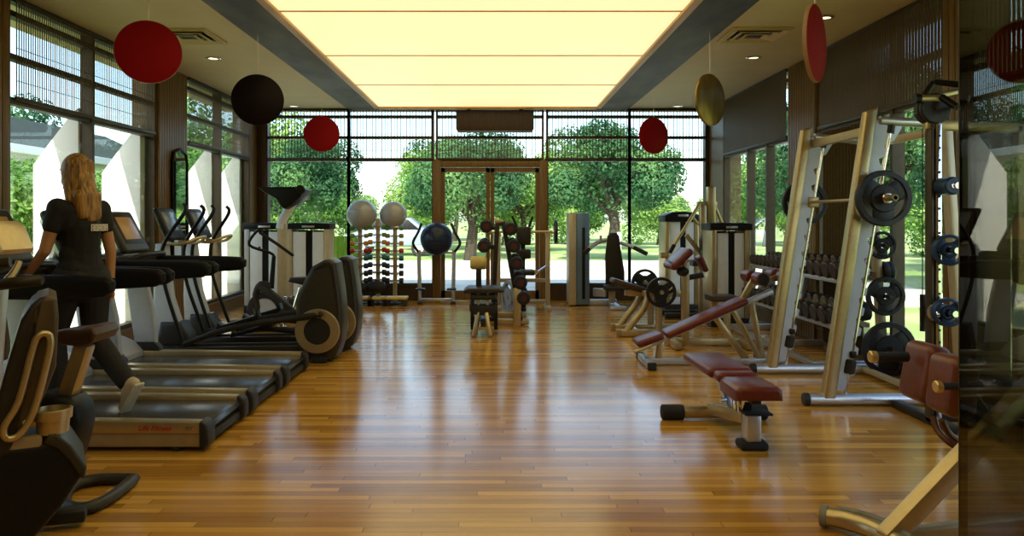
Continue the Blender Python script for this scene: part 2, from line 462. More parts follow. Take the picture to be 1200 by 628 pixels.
strands('blind', 'fine strand blind above the far window in the right corner', blindm, ((2.42, YF-.06), (3.72, YF-.06)), .014, .004, .055, 3, 'far wall strand blinds')
d = bpy.data.objects.new('door_1', None); COL.objects.link(d); d.location = (-.1, YF, 0); struct(d)
b = MB()
b.lim(-1.12, -.98, YF-.06, YF+.1, 0, 2.52, bev=.008); b.lim(.78, .92, YF-.06, YF+.1, 0, 2.52, bev=.008); b.lim(-.98, .78, YF-.06, YF+.1, 2.38, 2.49, bev=.008)
b.build('frame', wood, d)
for (x0, x1, hx) in ((-.975, -.105, -.17), (-.095, .775, -.03)):
    b = MB(); b.lim(x0, x0+.07, YF-.02, YF+.04, .01, 2.37); b.lim(x1-.07, x1, YF-.02, YF+.04, .01, 2.37)
    b.lim(x0, x1, YF-.02, YF+.04, .01, .18); b.lim(x0, x1, YF-.02, YF+.04, 2.29, 2.37); lf = b.build('door_leaf', wood, d)
    b = MB(); b.lim(x0+.06, x1-.06, YF+.004, YF+.016, .16, 2.31); b.build('pane', winglass, lf)
    b = MB(); b.tube([(hx, YF-.02, .95), (hx, YF-.07, .95), (hx, YF-.07, 1.25), (hx, YF-.02, 1.25)], .011, 8); b.build('door_handle', chrome, lf)

# ceiling: polished dark bands either side of the luminous panel, amber trim
for i, (x0, x1) in enumerate(((-2.60, -2.06), (1.78, 2.33))):
    b = MB(); b.lim(x0, x1, YB, YF-.02, H-.035, H-.001); struct(b.build('trim_%d' % (5+i), stone))
b = MB()
b.lim(-2.08, -2.00, YB, 12.92, H-.075, H-.001, bev=.006); b.lim(1.72, 1.80, YB, 12.92, H-.075, H-.001, bev=.006)
b.lim(-2.08, 1.80, 12.84, 12.92, H-.075, H-.001, bev=.006)
struct(b.build('trim_7', trimwood))
b = MB(); b.lim(-2.60, 2.33, 12.94, YF-.02, H-.03, H-.001); struct(b.build('trim_8', mat('dark_band_plaster', (.10, .085, .05), .3, 0, .3, 3)))
cl = thing('ceiling_light', 'large glowing yellow light panel filling the middle of the ceiling', 'ceiling light', (-.14, 6.0, H-.05))
ys = [YB, -.7, 1.2, 3.1, 5.02, 6.94, 8.82, 10.74, 12.84]
b = MB(); b.lim(-2.0, 1.72, YB, 12.84, H-.012, H-.002); b.build('backing', woodd, cl)
for a, c in zip(ys, ys[1:]):
    b = MB(); b.lim(-1.998, 1.718, a+.016, c-.016, H-.045, H-.015); b.build('diffuser', lamp, cl)

for y in ys[1:-1]:
    b = MB(); b.lim(-1.998, 1.718, y-.011, y+.011, H-.052, H-.012); b.build('seam_strip', trimwood, cl)
# downlights, air vents
def downlight(px, py, lab):
    p = W(px, py, (H-EYE)/(VY-py)*FPX); t = thing('downlight', lab, 'downlight', (p.x, p.y, H-.03), 'ceiling downlights')
    b = MB(); b.lathe((p.x, p.y, H-.002), (0, 0, -1), [(.06, 0), (.085, .001), (.09, .006), (.075, .014), (.06, .012), (.058, 0)]); b.build('rim', chrome, t)
    b = MB(); b.cyl((p.x, p.y, H-.001), (p.x, p.y, H-.007), .058); b.build('lens', lampspot, t)
downlight(250, 68, 'small round downlight above the dark disc, next to the left ceiling vent')
downlight(344, 124, 'faint round downlight at the far left corner of the ceiling')
downlight(883, 67, 'bright round downlight in front of the right ceiling vent')
downlight(966, 20, 'round downlight close behind the tall red disc on the right')
downlight(794, 124, 'small round downlight over the far right red disc')
def vent(x, y, lab):
    t = thing('ceiling_vent', lab, 'vent', (x, y, H-.04), 'ceiling air vents')
    b = MB()
    for k in range(3):
        s = .26-.075*k; z = H-.016-.006*k
        for (cx, cy, sx, sy) in ((0, s, 2*s+.05, .05), (0, -s, 2*s+.05, .05), (s, 0, .05, 2*s-.05), (-s, 0, .05, 2*s-.05)):
            b.box((x+cx, y+cy, z), (sx, sy, .008), rot=((-.35 if cy > 0 else .35) if cy else 0, (.35 if cx > 0 else -.35) if cx else 0, 0))
    b.build('louvre', plaster, t)
    b = MB(); b.lim(x-.25, x+.25, y-.25, y+.25, H-.008, H-.001); b.build('throat', blackp, t)
    b = MB()
    for (x0, x1, y0, y1) in ((-.31, .31, .27, .31), (-.31, .31, -.31, -.27), (.27, .31, -.27, .27), (-.31, -.27, -.27, .27)): b.lim(x+x0, x+x1, y+y0, y+y1, H-.018, H-.001, bev=.003)
    b.build('rim', plaster, t)
vent(-3.30, 8.05, 'square louvred air vent in the ceiling behind the big red disc')
vent(2.75, 8.0, 'square louvred air vent in the right ceiling behind the tall red disc')

t = thing('curtain', 'dark olive pleated curtain drawn aside at the right wall behind the guided-bar rack', 'curtain', (XR-.032, 8.15, .05))
b = MB()
P_ = [(XR-.032+.020*math.sin(i*1.05), 7.72+i*.0125) for i in range(74)]
b.bm.verts.ensure_lookup_table()
va = [[b.bm.verts.new((x+dx, y, z)) for x, y in P_] for dx, z in ((-.004, .05), (-.004, 2.44), (.004, 2.44), (.004, .05))]
for A_, B_ in zip(va, va[1:]+va[:1]):
    for i in range(len(P_)-1): b.bm.faces.new((A_[i], A_[i+1], B_[i+1], B_[i]))
b.build('cloth', mat('dark_olive_cloth', (.085, .060, .022), .9, 0, .15, 20), t)
b = MB(); b.cyl((XR-.032, 7.3, 2.455), (XR-.032, 8.8, 2.455), .012, seg=10); b.build('curtain_rod', bronze, t)
# air curtain above the double door
t = thing('air_curtain', 'long dark brown slatted air curtain box above the double door', 'air curtain', (-.02, 13.1, 2.98))
b = MB(); b.prism([(-.69, 3.02), (-.66, 2.98), (.63, 2.98), (.66, 3.02), (.66, 3.34), (-.69, 3.34)], 12.98, 13.28, bev=.012); b.build('casing', woodd, t)
b = MB()
for i in range(34): b.lim(-.66+i*.0385, -.645+i*.0385, 12.965, 12.985, 3.02, 3.32)
b.build('front_grille', brownv, t)
b = MB(); b.lim(-.5, -.44, 13.08, 13.16, 3.33, 3.418); b.lim(.41, .47, 13.08, 13.16, 3.33, 3.418); b.build('bracket', bronze, t)

# hanging discs
redd = mat('matt_red_disc', (.29, .002, .004), .7, 0, .05, 4, spec=.15)
darkd = mat('dark_maroon_disc', (.006, .001, .001), .5, 0, .1, 4, spec=.15)
bronzed = mat('brushed_bronze_disc', (.30, .19, .06), .32, .75, .35, 7, stretch=(1, 1, .25))
def disc(px, py, ry, yaw, m, rimm, lab):
    Y = .25*FPX/ry; p = W(px, py, Y); n = V((math.sin(yaw), -math.cos(yaw), 0))
    t = thing('hanging_disc', lab, 'disc', (p.x, p.y, p.z-.25), 'discs hanging from the ceiling')
    b = MB(); b.lathe(p-n*.011, n, [(0, 0), (.244, 0), (.25, .004), (.25, .018), (.244, .022), (0, .022)], 56); b.build('face', m, t)
    b = MB(); b.lathe(p-n*.013, n, [(.2495, .0), (.252, .003), (.252, .023), (.2495, .026), (.2495, 0)], 56); b.build('edge_band', rimm, t)
    b = MB(); b.tube([p+V((0, 0, .245)), (p.x, p.y, H-.004)], .0022, 6); b.lathe((p.x, p.y, H-.001), (0, 0, -1), [(0, .012), (.016, .01), (.02, 0), (0, 0)], 12); b.build('wire', chrome, t)
disc(174, 61, 36.5, R(22), redd, mat('tan_disc_edge', (.35, .2, .1), .5), 'large deep red disc hanging nearest on the left, before the window')
disc(302, 117, 29.5, R(15), darkd, darkd, 'almost black round disc hanging on the left between two red discs')
disc(377, 157, 20.5, R(12), redd, redd, 'small bright red disc hanging far off left of the door')
disc(766, 159, 21, R(28), redd, redd, 'small bright red disc hanging far off right of the door')
disc(832, 117, 30, R(42), bronzed, bronzed, 'bronze coloured disc hanging edge-turned on the right')
disc(955, 51, 45, R(53), redd, mat('tan_disc_edge', (.35, .2, .1), .5), 'tall narrow looking red disc seen nearly edge-on on the right')

# framed mirror on the left pier
t = thing('wall_mirror', 'narrow dark framed mirror with rounded top on the left ribbed pier', 'mirror', (XL+.05, 9.98, .9))
prof = [(9.74, .9), (10.2, .9), (10.2, 2.2), (10.16, 2.32), (9.97, 2.38), (9.78, 2.32), (9.74, 2.2)]
b = MB(); b.xprism(prof, XL+.031, XL+.05); b.build('backboard', blackp, t)
b = MB(); b.tube([(XL+.055, *p) for p in prof], .02, 8, closed=True); b.build('frame', blackp, t)
b = MB(); b.xprism([(9.97+(y-9.97)*.95, 1.6+(z-1.6)*.97) for y, z in prof], XL+.05, XL+.056); b.build('mirror_glass', mat('silvered_glass', (.85, .87, .86), .03, 1., .01, 3), t)

# smoked glass leaf beside the camera
t = thing('glass_partition', 'tall frameless smoked glass leaf close by at the right edge', 'glass panel', (.725, .6, 0))
b = MB(); b.lim(.72, .732, -.10, 1.165, .012, 3.30); b.build('sheet', tintglass, t)
b = MB(); b.lim(.7195, .7325, 1.1655, 1.168, .012, 3.30); b.build('edge_strip', mat('greenish_glass_edge', (.06, .05, .02), .25, .2, .1, 8), t)
for z in (.06, 3.1):
    b = MB(); b.lim(.705, .747, .02, .16, z, z+.1, bev=.006); b.build('patch_fitting', chrome, t)
b = MB(); b.lim(.70, .75, -.1, 1.0, 0, .012); b.build('floor_channel', chrome, t)
b = MB(); b.lim(.70, .75, -.1, 1.165, 3.30, H-.002); b.build('head_channel', bronze, t)
# ------------------------------------------------------------------ outdoors
def ground_mat(name, c0, c1, c2, sc=.25):
    m = bpy.data.materials.new(name); m.use_nodes = True
    nt = m.node_tree; N = nt.nodes; L = nt.links; b = N['Principled BSDF']; b.inputs['Roughness'].default_value = .95; b.inputs['Specular IOR Level'].default_value = .1
    tc = N.new('ShaderNodeTexCoord'); nz = N.new('ShaderNodeTexNoise'); nz.inputs['Scale'].default_value = sc; nz.inputs['Detail'].default_value = 8
    L.new(tc.outputs['Object'], nz.inputs['Vector'])
    rp = N.new('ShaderNodeValToRGB'); e = rp.color_ramp.elements
    e[0].color = (*c0, 1); e[0].position = .35; e[1].color = (*c2, 1); e[1].position = .66; k = e.new(.5); k.color = (*c1, 1)
    L.new(nz.outputs['Fac'], rp.inputs['Fac']); L.new(rp.outputs['Color'], b.inputs['Base Color'])
    return m
lawn = ground_mat('sunlit_lawn', (.22, .33, .10), (.34, .42, .16), (.50, .52, .27))
b = MB(); b.lim(-400, 400, -60, 500, -.5, -.14); struct(b.build('ground', lawn))
b = MB(); b.lim(-9, 9, YF+.2, 27, -.14, -.03); struct(b.build('pavement', ground_mat('pale_gravel_terrace', (.60, .57, .48), (.68, .65, .55), (.75, .72, .63), 1.5)))

def crown_mesh(name, n, rad, leaf, mt, lobes=9, seed=0, flat=.75):
    rnd = random.Random(seed); bm = bmesh.new()
    cs = [(V((0, 0, 0)), .62)]
    for i in range(lobes):
        a = 2*PI*i/lobes+rnd.uniform(-.3, .3); h = rnd.uniform(-.45, .6); q = .62*math.sqrt(max(.1, 1-h*h*.9))
        cs.append((V((math.cos(a)*q, math.sin(a)*q, h*flat)), rnd.uniform(.28, .42)))
    for i in range(n):
        c, r = rnd.choice(cs)
        d = V((rnd.gauss(0, 1), rnd.gauss(0, 1), rnd.gauss(0, 1))).normalized()
        p = (c+d*r*(rnd.uniform(.72, 1.05) if rnd.random() < .8 else rnd.uniform(.2, .8)))*rad
        nrm = (d+V((rnd.uniform(-.8, .8), rnd.uniform(-.8, .8), rnd.uniform(-.4, .9)))).normalized()
        u, v, _ = frame_of(nrm); a = rnd.uniform(0, 2*PI); u, v = u*math.cos(a)+v*math.sin(a), v*math.cos(a)-u*math.sin(a)
        s = leaf*rnd.uniform(.6, 1.3)
        q = [p-u*s, p-v*s*.5+nrm*s*.12, p+u*s, p+v*s*.5+nrm*s*.12]
        bm.faces.new([bm.verts.new(x) for x in q])
    me = bpy.data.meshes.new(name); bm.to_mesh(me); bm.free(); me.materials.append(mt)
    return me
bark = mat('grey_brown_bark', (.045, .036, .026), .9, 0, .35, 6, .5, stretch=(6, 6, 1))
lg = leafmat('bright_green_leaves', (.05, .14, .035), (.17, .33, .08), (.42, .57, .17))
ld = leafmat('deep_green_leaves', (.018, .065, .036), (.06, .155, .07), (.22, .38, .13))
CR = {'b': crown_mesh('bright_crown', 16000, 1, .031, lg, 11, 1), 'd': crown_mesh('deep_crown', 18000, 1, .030, ld, 10, 2), 's': crown_mesh('shrub_crown', 9000, 1, .04, lg, 12, 3)}
def tree(name, x, y, h, r, kind, lab, cat='tree', grp='trees on the lawn', trunk=.16, rz=None):
    t = thing(name, lab, cat, (x, y, -.14), grp)
    rnd = random.Random(int(x*7+y*13))
    cz = min(h-r*.72, r*.80+.75)
    b = MB(); b.tube([V((x, y, -.14)), V((x+.05*r, y, cz*.4)), V((x-.04*r, y, cz))], [trunk*1.3, trunk*.6], 9)
    for i in range(5):
        a = i*1.26+rnd.random(); b.tube([V((x, y, cz*.45+.1*i)), V((x+math.cos(a)*r*.35, y+math.sin(a)*r*.35, cz*.8+.1*i)), V((x+math.cos(a)*r*.6, y+math.sin(a)*r*.6, cz+.3*i*.4))], [trunk*.5, trunk*.12], 6)
    b.build('trunk', bark, t)
    c = bpy.data.objects.new('crown', CR[kind]); COL.objects.link(c); c.parent = t; c.location = (0, 0, cz+.14)
    c.scale = (r, r, r*rnd.uniform(.9, 1.1)); c.rotation_euler = (0, 0, rnd.uniform(0, 6.28) if rz is None else rz)
    return t
# beyond the far glass wall
tree('broadleaf_tree', -13.0, 37, 7.6, 4.2, 'b', 'bright green tree behind the far left window')
tree('broadleaf_tree', -9.4, 33, 6.4, 2.9, 'd', 'darker tree showing left of the silver balls')
tree('broadleaf_tree', -3.0, 38, 6.9, 3.0, 'b', 'pale green tree above and right of the silver balls')
tree('broadleaf_tree', -1.0, 29, 5.6, 2.6, 'd', 'dark tree in the left leaf of the double door', trunk=.2)
tree('broadleaf_tree', 1.2, 36, 6.4, 2.7, 'b', 'bright tree in the right leaf of the double door')
tree('broadleaf_tree', 4.3, 28, 5.9, 2.9, 'd', 'large dark tree just right of the double door', trunk=.2)
tree('broadleaf_tree', 6.0, 39, 6.9, 2.8, 'd', 'spreading dark tree behind the shoulder press machine')
tree('broadleaf_tree', -13.5, 55, 10.5, 4.2, 'd', 'tall dark tree rising furthest off in the left far window')
tree('broadleaf_tree', 5.9, 53, 12.2, 3.6, 'd', 'tall distant tree topping the others right of the door')
tree('broadleaf_tree', -3.0, 54, 12, 4.2, 'd', 'tall distant tree seen through the blind over the door')
tree('broadleaf_tree', 15.8, 44, 6.6, 3.0, 'b', 'small bright tree at the far right corner window')
# right side
tree('broadleaf_tree', 9.0, 20.5, 6.6, 2.5, 'd', 'dark tree outside the narrow right window by the dark pier', trunk=.11)
tree('broadleaf_tree', 9.4, 15.3, 6.4, 2.5, 'd', 'dark tree outside the right window behind the bar rack', trunk=.12)
tree('broadleaf_tree', 10.2, 10.2, 6.6, 2.6, 'd', 'dark tree on the lawn outside, behind the chrome post', trunk=.12)
tree('broadleaf_tree', 15.0, 20.5, 8.6, 3.4, 'b', 'bright tree further out on the right lawn', trunk=.12)
for i, (x, y) in enumerate(((-24, 50), (-19, 47), (-14, 49), (-9.2, 46), (-4.6, 48), (.4, 46), (5.2, 47.5), (10, 46.5), (14.8, 48), (20, 50), (26, 49))):
    tree('leafy_shrub', x, y, 3.1, 2.35, 's', 'low shrub closing the far edge of the lawn, %s from the left' % ('first', 'second', 'third', 'fourth', 'fifth', 'sixth', 'seventh', 'eighth', 'ninth', 'tenth', 'eleventh')[i], 'shrub', 'shrubs along the far lawn edge', .06)
for i, (x, y) in enumerate(((20, 6), (19.5, 11), (20.5, 16), (20, 25), (19, 31))):
    tree('leafy_shrub', x, y, 3.0, 2.4, 's', 'low shrub at the edge of the right lawn, %s from the near end' % ('first', 'second', 'third', 'fourth', 'fifth')[i], 'shrub', 'shrubs along the right lawn edge', .06)
# left side: shrubs close to the glass, trees behind
k = 0
SL = ['broad leafy shrub outside the left windows, furthest towards the far corner', 'leafy shrub outside the last left window', 'leafy shrub outside, seen between the treadmill consoles', 'leafy shrub outside behind the treadmill consoles',
      'leafy shrub outside, just right of the woman', 'leafy shrub outside, directly behind the woman', 'leafy shrub outside at the left window edge']
for (x, y, h, r), lab in zip(((-7.2, 18.2, 2.6, 1.15), (-7.9, 16.2, 2.5, 1.15), (-7.2, 14.2, 2.4, 1.15), (-7.9, 12.4, 2.5, 1.15), (-7.2, 10.6, 2.35, 1.1), (-7.8, 8.9, 2.3, 1.1), (-7.2, 7.2, 2.25, 1.1)), SL):
    tree('leafy_shrub', x, y, h, r, 's', lab, 'shrub', 'shrubs outside the left windows', .04)
tree('broadleaf_tree', -23.5, 34, 9.5, 4.2, 'd', 'dark tree outside the left windows, rising behind the roof', trunk=.16)
tree('broadleaf_tree', -6.9, 2.2, 6.2, 2.0, 'd', 'dark tree added out of view by the first left window, shading the white piers', trunk=.12)  # unseen tree, added to cast shade on the white piers
tree('broadleaf_tree', -10.2, 24.5, 4.8, 1.9, 'b', 'bright tree outside the last left window, above the shrubs', trunk=.12)
# white piers outside the left windows
PL = ['white rendered pier outside, at the first left window nearest the camera', 'white rendered pier outside, against the woman\'s back', 'white rendered pier outside, right of the woman at the ribbed pier', 'white rendered pier outside, at the mullion of the last left window',
      'white rendered pier outside, beside the far left corner']
for y, lab in zip((4.93, 7.93, 9.30, 11.62, 12.88), PL):
    b = MB(); b.prism([(XL-.60, -.14), (XL-.302, -.14), (XL-.302, .2), (XL-.125, .2), (XL-.125, 2.62), (XL-.20, 2.56), (XL-.60, 2.02)], y-.06, y+.06, bev=.006)
    b.solo('outside_pier', finm, lab, 'pier', 'white piers outside the left windows')
# low neighbouring building across the garden
t = thing('neighbour_building', 'low white building with dark sloping roof outside the left window', 'building', (-16, 24, -.14))
b = MB(); b.lim(-18.5, -13.2, 17.5, 30, -.14, 3.3); b.build('wall', finm, t)
b = MB(); b.prism([(-18.9, 3.3), (-12.8, 3.3), (-12.8, 3.42), (-15.8, 4.8), (-18.9, 3.42)], 17.1, 30.4); b.build('roof', mat('dark_roof_tiles', (.028, .034, .020), .7, 0, .3, 4, .3), t)
b = MB(); b.lim(-12.86, -12.74, 17.0, 30.5, 3.24, 3.46, bev=.01); b.build('fascia', finm, t)
for y in (19, 22.5, 26):
    b = MB(); b.lim(-13.22, -13.17, y, y+1.4, .8, 2.1, bev=.01); w = b.build('window', bronze, t)
    b = MB(); b.lim(-13.17, -13.155, y+.08, y+1.32, .88, 2.02); b.build('pane', screen_dark, w)
# green slatted screen and white post outside the far glass
t = thing('garden_screen', 'bright green slatted screen standing outside the far left window', 'screen', (-2.93, 14.4, -.03))
gp = mat('lime_green_slats', (.36, .66, .04), .5, 0, .08, 8)
b = MB()
for i in range(8): b.lim(-3.24+i*.085, -3.158+i*.085, 14.39, 14.41, .02, 1.13, bev=.006)
b.build('slats', gp, t)
b = MB(); b.lim(-3.26, -2.56, 14.41, 14.44, .3, .36); b.lim(-3.26, -2.56, 14.41, 14.44, .9, .96); b.lim(-3.25, -3.19, 14.41, 14.47, -.03, 1.1); b.lim(-2.63, -2.57, 14.41, 14.47, -.03, 1.1); b.build('frame', gp, t)
t = thing('lawn_post', 'white post standing on the lawn right of the shoulder press', 'post', (3.75, 23, -.03))
b = MB(); b.lim(3.68, 3.83, 22.93, 23.07, -.03, .95, bev=.01); b.build('shaft', finm, t)
b = MB(); b.lathe((3.755, 23, .95), (0, 0, 1), [(.12, 0), (.12, .03), (0, .12)], 4); b.build('cap', finm, t)
t = thing('parked_car', 'pale blue-grey car parked outside behind the dumbbell trees', 'car', (-4.6, 33, -.14))
b = MB(); b.prism([(-6.5, .25), (-6.55, .75), (-5.9, .95), (-5.2, 1.5), (-3.7, 1.52), (-3.0, 1.0), (-2.6, .85), (-2.55, .3)], 32.2, 33.8, bev=.12, seg=3); b.build('body', mat('pale_blue_car_paint', (.30, .38, .52), .25, .3, .03, 2), t)
b = MB(); b.prism([(-5.7, 1.0), (-5.15, 1.42), (-3.75, 1.44), (-3.25, 1.0)], 32.18, 33.82, bev=.03); b.build('side_windows', blackp, t)
for x in (-5.8, -3.3):
    for y in (32.24, 33.58):
        b = MB(); b.cyl((x, y, .2), (x, y+.18, .2), .34, seg=20, bev=.03); w = b.build('wheel', rubber, t)
        b = MB(); b.cyl((x, y-.005, .2), (x, y+.185, .2), .2, seg=20); b.build('hubcap', silver, w)
# ------------------------------------------------------------------ treadmills
TW = .78
def make_treadmill(y0):
    y1 = y0+TW; yc = (y0+y1)/2; xr = -1.79
    t = thing('treadmill', '', 'treadmill', (-2.8, yc, 0), 'treadmills in a row')
    for ya, yb, first in ((y0, y0+.10, True), (y1-.10, y1, False)):
        b = MB(); b.prism([(-3.75, .115), (-3.72, .20), (-3.6, .215), (-1.845, .185), (-1.845, .115)], ya, yb, bev=.012)
        r = b.build('side_rail', champagne, t)
        b = MB(); b.prism([(-3.70, .03), (-3.72, .116), (-1.845, .116), (-1.845, .03)], ya+.012, yb-.012, bev=.006); b.build('skirt', tan, r)
        b = MB(); b.prism([(-1.846, .02), (-1.846, .19), (-1.825, .19), (-1.803, .172), (-1.79, .13), (-1.79, .05), (-1.81, .02)], ya-.006, yb+.03*(1 if first else 0)+.0, bev=.014, seg=3)
        b.build('end_cap', darkp, t)
        if first:
            M = Matrix.Translation((-2.225, ya-.0015, .137)) @ Euler((PI/2, 0, 0)).to_matrix().to_4x4()
            text('Life Fitness', .046, M, redp, r)
            M = Matrix.Translation((-1.935, ya-.0015, .139)) @ Euler((PI/2, 0, 0)).to_matrix().to_4x4()
            text('95T', .030, M, greyink, r, 'model_mark')
        for x in (-3.55, -2.0):
            b = MB(); b.cyl((x, (ya+yb)/2, 0), (x, (ya+yb)/2, .032), .03, seg=14); b.build('foot', rubber, t)
    b = MB(); b.prism([(-3.5, .10), (-3.5, .165), (-1.865, .165), (-1.83, .155), (-1.815, .13), (-1.83, .105), (-1.865, .10)], y0+.105, y1-.105, bev=.004); b.build('running_belt', beltm, t)
    b = MB(); b.lim(-1.90, -1.815, y0+.10, y1-.10, .03, .092, bev=.02); b.build('rear_guard', darkp, t)
    b = MB(); b.prism([(-3.84, .05), (-3.86, .25), (-3.80, .36), (-3.66, .40), (-3.42, .30), (-3.34, .21), (-3.34, .10), (-3.4, .05)], y0+.06, y1-.06, bev=.04, seg=3); b.build('motor_cover', lightgrey, t)
    for ya, yb in ((y0+.012, y0+.085), (y1-.085, y1-.012)):
        b = MB(); b.prism([(-3.42, .19), (-3.22, .19), (-3.26, .60), (-3.36, 1.04), (-3.54, 1.04), (-3.48, .60)], ya, yb, bev=.018, seg=3); u = b.build('upright', lightgrey, t)
        b = MB(); b.prism([(-3.44, .15), (-3.18, .15), (-3.19, .24), (-3.24, .29), (-3.42, .29)], ya-.012, yb+.012, bev=.014); b.build('upright_boot', darkp, u)
    for y, s in ((y0+.03, 1), (y1-.03, -1)):
        b = MB(); b.prism([(-3.62, .99), (-3.62, 1.075), (-3.45, 1.11), (-2.60, 1.10), (-2.43, 1.09), (-2.385, 1.06), (-2.39, 1.0), (-2.45, .965), (-2.75, .945), (-3.3, .95)], y-.04, y+.04, bev=.03, seg=3)
        b.build('handrail', blackp, t)
    b = MB(); b.tube([(-3.22, y0+.06, 1.07), (-3.12, y0+.16, 1.13), (-3.10, yc, 1.14), (-3.12, y1-.16, 1.13), (-3.22, y1-.06, 1.07)], .023, 10, smooth=4); b.build('crossbar', darkp, t)
    b = MB(); b.prism([(-3.62, .98), (-3.64, 1.09), (-3.44, 1.15), (-3.22, 1.12), (-3.22, 1.03)], y0+.05, y1-.05, bev=.03, seg=3); b.build('tray', taupe, t)
    # console: tilted slab facing the runner
    c = V((-3.36, yc, 1.33)); rot = (0, R(62), 0)
    Mx = Euler(rot).to_matrix()
    b = MB(); b.box(c, (.42, .46, .07), rot=rot, bev=.034, seg=4); k = b.build('console', taupe, t)
    b = MB(); b.box(c-Mx @ V((0, 0, .036)), (.36, .40, .08), rot=rot, bev=.038, seg=4); b.build('console_back', silver, k)
    b = MB(); b.box(c+Mx @ V((-.02, 0, .0345)), (.30, .36, .008), rot=rot, bev=.004); b.build('screen_bezel', blackp, k)
    b = MB(); b.box(c+Mx @ V((-.025, 0, .038)), (.225, .285, .006), rot=rot, bev=.002); b.build('screen', screen_warm, k)
    b = MB(); b.bar((-3.50, yc, 1.06), (-3.40, yc, 1.30), .16, .07, bev=.02); b.build('console_neck', silver, t)
    return t
t1 = make_treadmill(4.67)
t1['label'] = 'treadmill the woman walks on, nearest of the three'
t2 = dup(t1, (-2.8, 5.93, 0), label='middle of the three treadmills, just behind the walking woman')
t3 = dup(t1, (-2.8, 6.82, 0), label='treadmill furthest from the camera, in front of the grey cross trainers')
# two of the consoles are switched off and look blue grey
for tt in (t3,):
    for ch in tt.children:
        for g in ch.children:
            if g.name.startswith('screen') and 'bezel' not in g.name:
                g.data = g.data.copy(); g.data.materials.clear(); g.data.materials.append(screen_warm)

# ------------------------------------------------------------------ cross trainers
def make_elliptical(y0):
    y1 = y0+.50; yc = (y0+y1)/2
    t = thing('cross_trainer', '', 'cross trainer', (-2.3, yc, 0), 'grey cross trainers')
    def q(px, py): p = W(px, py, 7.62); return (p.x, p.z)
    out = [q(346, 352), q(356, 330), q(366, 312), q(380, 304.5), q(388, 304), q(394, 308), q(399, 340), q(402, 372), q(400, 400), q(394, 418), q(382, 425), q(362, 421), q(348, 405)]
    b = MB(); b.prism(out, y0+.06, y1-.06, bev=.06, seg=4); h = b.build('drive_housing', taupe, t)
    b = MB(); b.prism([q(368, 316), q(381, 307.2), q(388, 306.6), q(392, 311), q(396, 340), q(398, 372), q(393, 340), q(389, 318), q(386, 311.5), q(378, 314)], y0+.053, y0+.066, bev=.002); b.build('housing_seam', darkp, h)
    c = W(372, 388, 7.55)
    for y, s in ((y0+.03, 1), (y1-.03, -1)):
        cc = V((c.x, y, c.z))
        b = MB(); b.ring(cc, (0, 1, 0), .135, .225, .045); d = b.build('crank_wheel', champagne, t)
        b = MB(); b.lathe(cc-V((0, .018*s, 0)), (0, s, 0), [(0, 0), (.13, .002), (.138, .01), (.138, .04), (0, .04)]); b.build('wheel_hub', darkp, d)
    # pedal arms: from the wheel rim down to the front links
    for y, up, s in ((y0-.012, 0, 1), (y1+.012, .16, -1)):
        a = V((c.x-.03, y, c.z+.16-up*1.6)); m_ = V((-2.62, y, .37-up*.5)); e = V((-3.12, y, .20+up*.3))
        b = MB(); b.tube([a+V((.06, 0, .01)), a, m_, e], [.036, .04, .036, .03], 10, smooth=3); b.tube([a+V((.0, .0, 0)), a+V((0, .04*s, 0))], .03, 10); b.build('pedal_arm', darkp, t)
        f = (a+m_*2)/3+V((-.05, .055*s, .04))
        b = MB(); b.prism([(f.x-.40, f.z-.11), (f.x-.38, f.z-.03), (f.x-.34, f.z-.06), (f.x-.02, f.z+.035), (f.x+.01, f.z+.09), (f.x+.03, f.z+.02), (f.x, f.z-.01)], f.y-.06, f.y+.06, bev=.008); b.build('foot_pedal', blackp, t)
        b = MB(); b.tube([e, V((-3.30, y, .75)), V((-3.34, y, 1.05)), V((-3.30, y+.0*s, 1.24)), V((-3.12, y+.02*s, 1.52)), V((-3.14, y+.05*s, 1.60))], .019, 10, smooth=4); b.build('swing_arm', blackp, t)
    for y in (y0+.14, y1-.14):
        b = MB(); b.bar((-3.45, y, .10), (-1.95, y, .12), .07, .09, bev=.015); b.build('base_rail', darkp, t)
    b = MB(); b.bar((-3.42, y0+.02, .05), (-3.42, y1-.02, .05), .10, .085, bev=.02); b.build('front_foot', darkp, t)
    b = MB(); b.bar((-1.78, y0+.03, .035), (-1.78, y1-.03, .035), .16, .07, bev=.02); b.build('rear_foot', rubber, t)
    b = MB(); b.prism([(-3.50, .10), (-3.24, .10), (-3.24, .34), (-3.34, .66), (-3.40, 1.2), (-3.50, 1.2), (-3.52, .6)], yc-.075, yc+.075, bev=.03, seg=3); m_ = b.build('mast', lightgrey, t)
    b = MB(); b.prism([(-3.46, .16), (-3.14, .16), (-3.14, .26), (-3.22, .40), (-3.42, .40)], yc-.14, yc+.14, bev=.04, seg=3); b.build('mast_boot', darkp, m_)
    c2 = V((-3.38, yc, 1.40)); rot = (0, R(66), 0); Mx = Euler(rot).to_matrix()
    b = MB(); b.box(c2, (.36, .40, .06), rot=rot, bev=.03, seg=4); k = b.build('console', blackp, t)
    b = MB(); b.box(c2+Mx @ V((-.02, 0, .029)), (.21, .28, .006), rot=rot, bev=.002); b.build('screen', screen_dark, k)
    b = MB(); b.tube([(-3.36, yc-.18, 1.22), (-3.18, yc-.2, 1.20), (-3.06, yc-.12, 1.25), (-3.02, yc, 1.27), (-3.06, yc+.12, 1.25), (-3.18, yc+.2, 1.20), (-3.36, yc+.18, 1.22)], .017, 9, smooth=4); b.build('fixed_handlebar', champagne, t)
    return t
e1 = make_elliptical(7.52); e1['label'] = 'nearer grey cross trainer with pale ringed wheel'
e2 = dup(e1, (-2.26, 8.42, 0), label='second grey cross trainer, mostly hidden behind the nearer one')

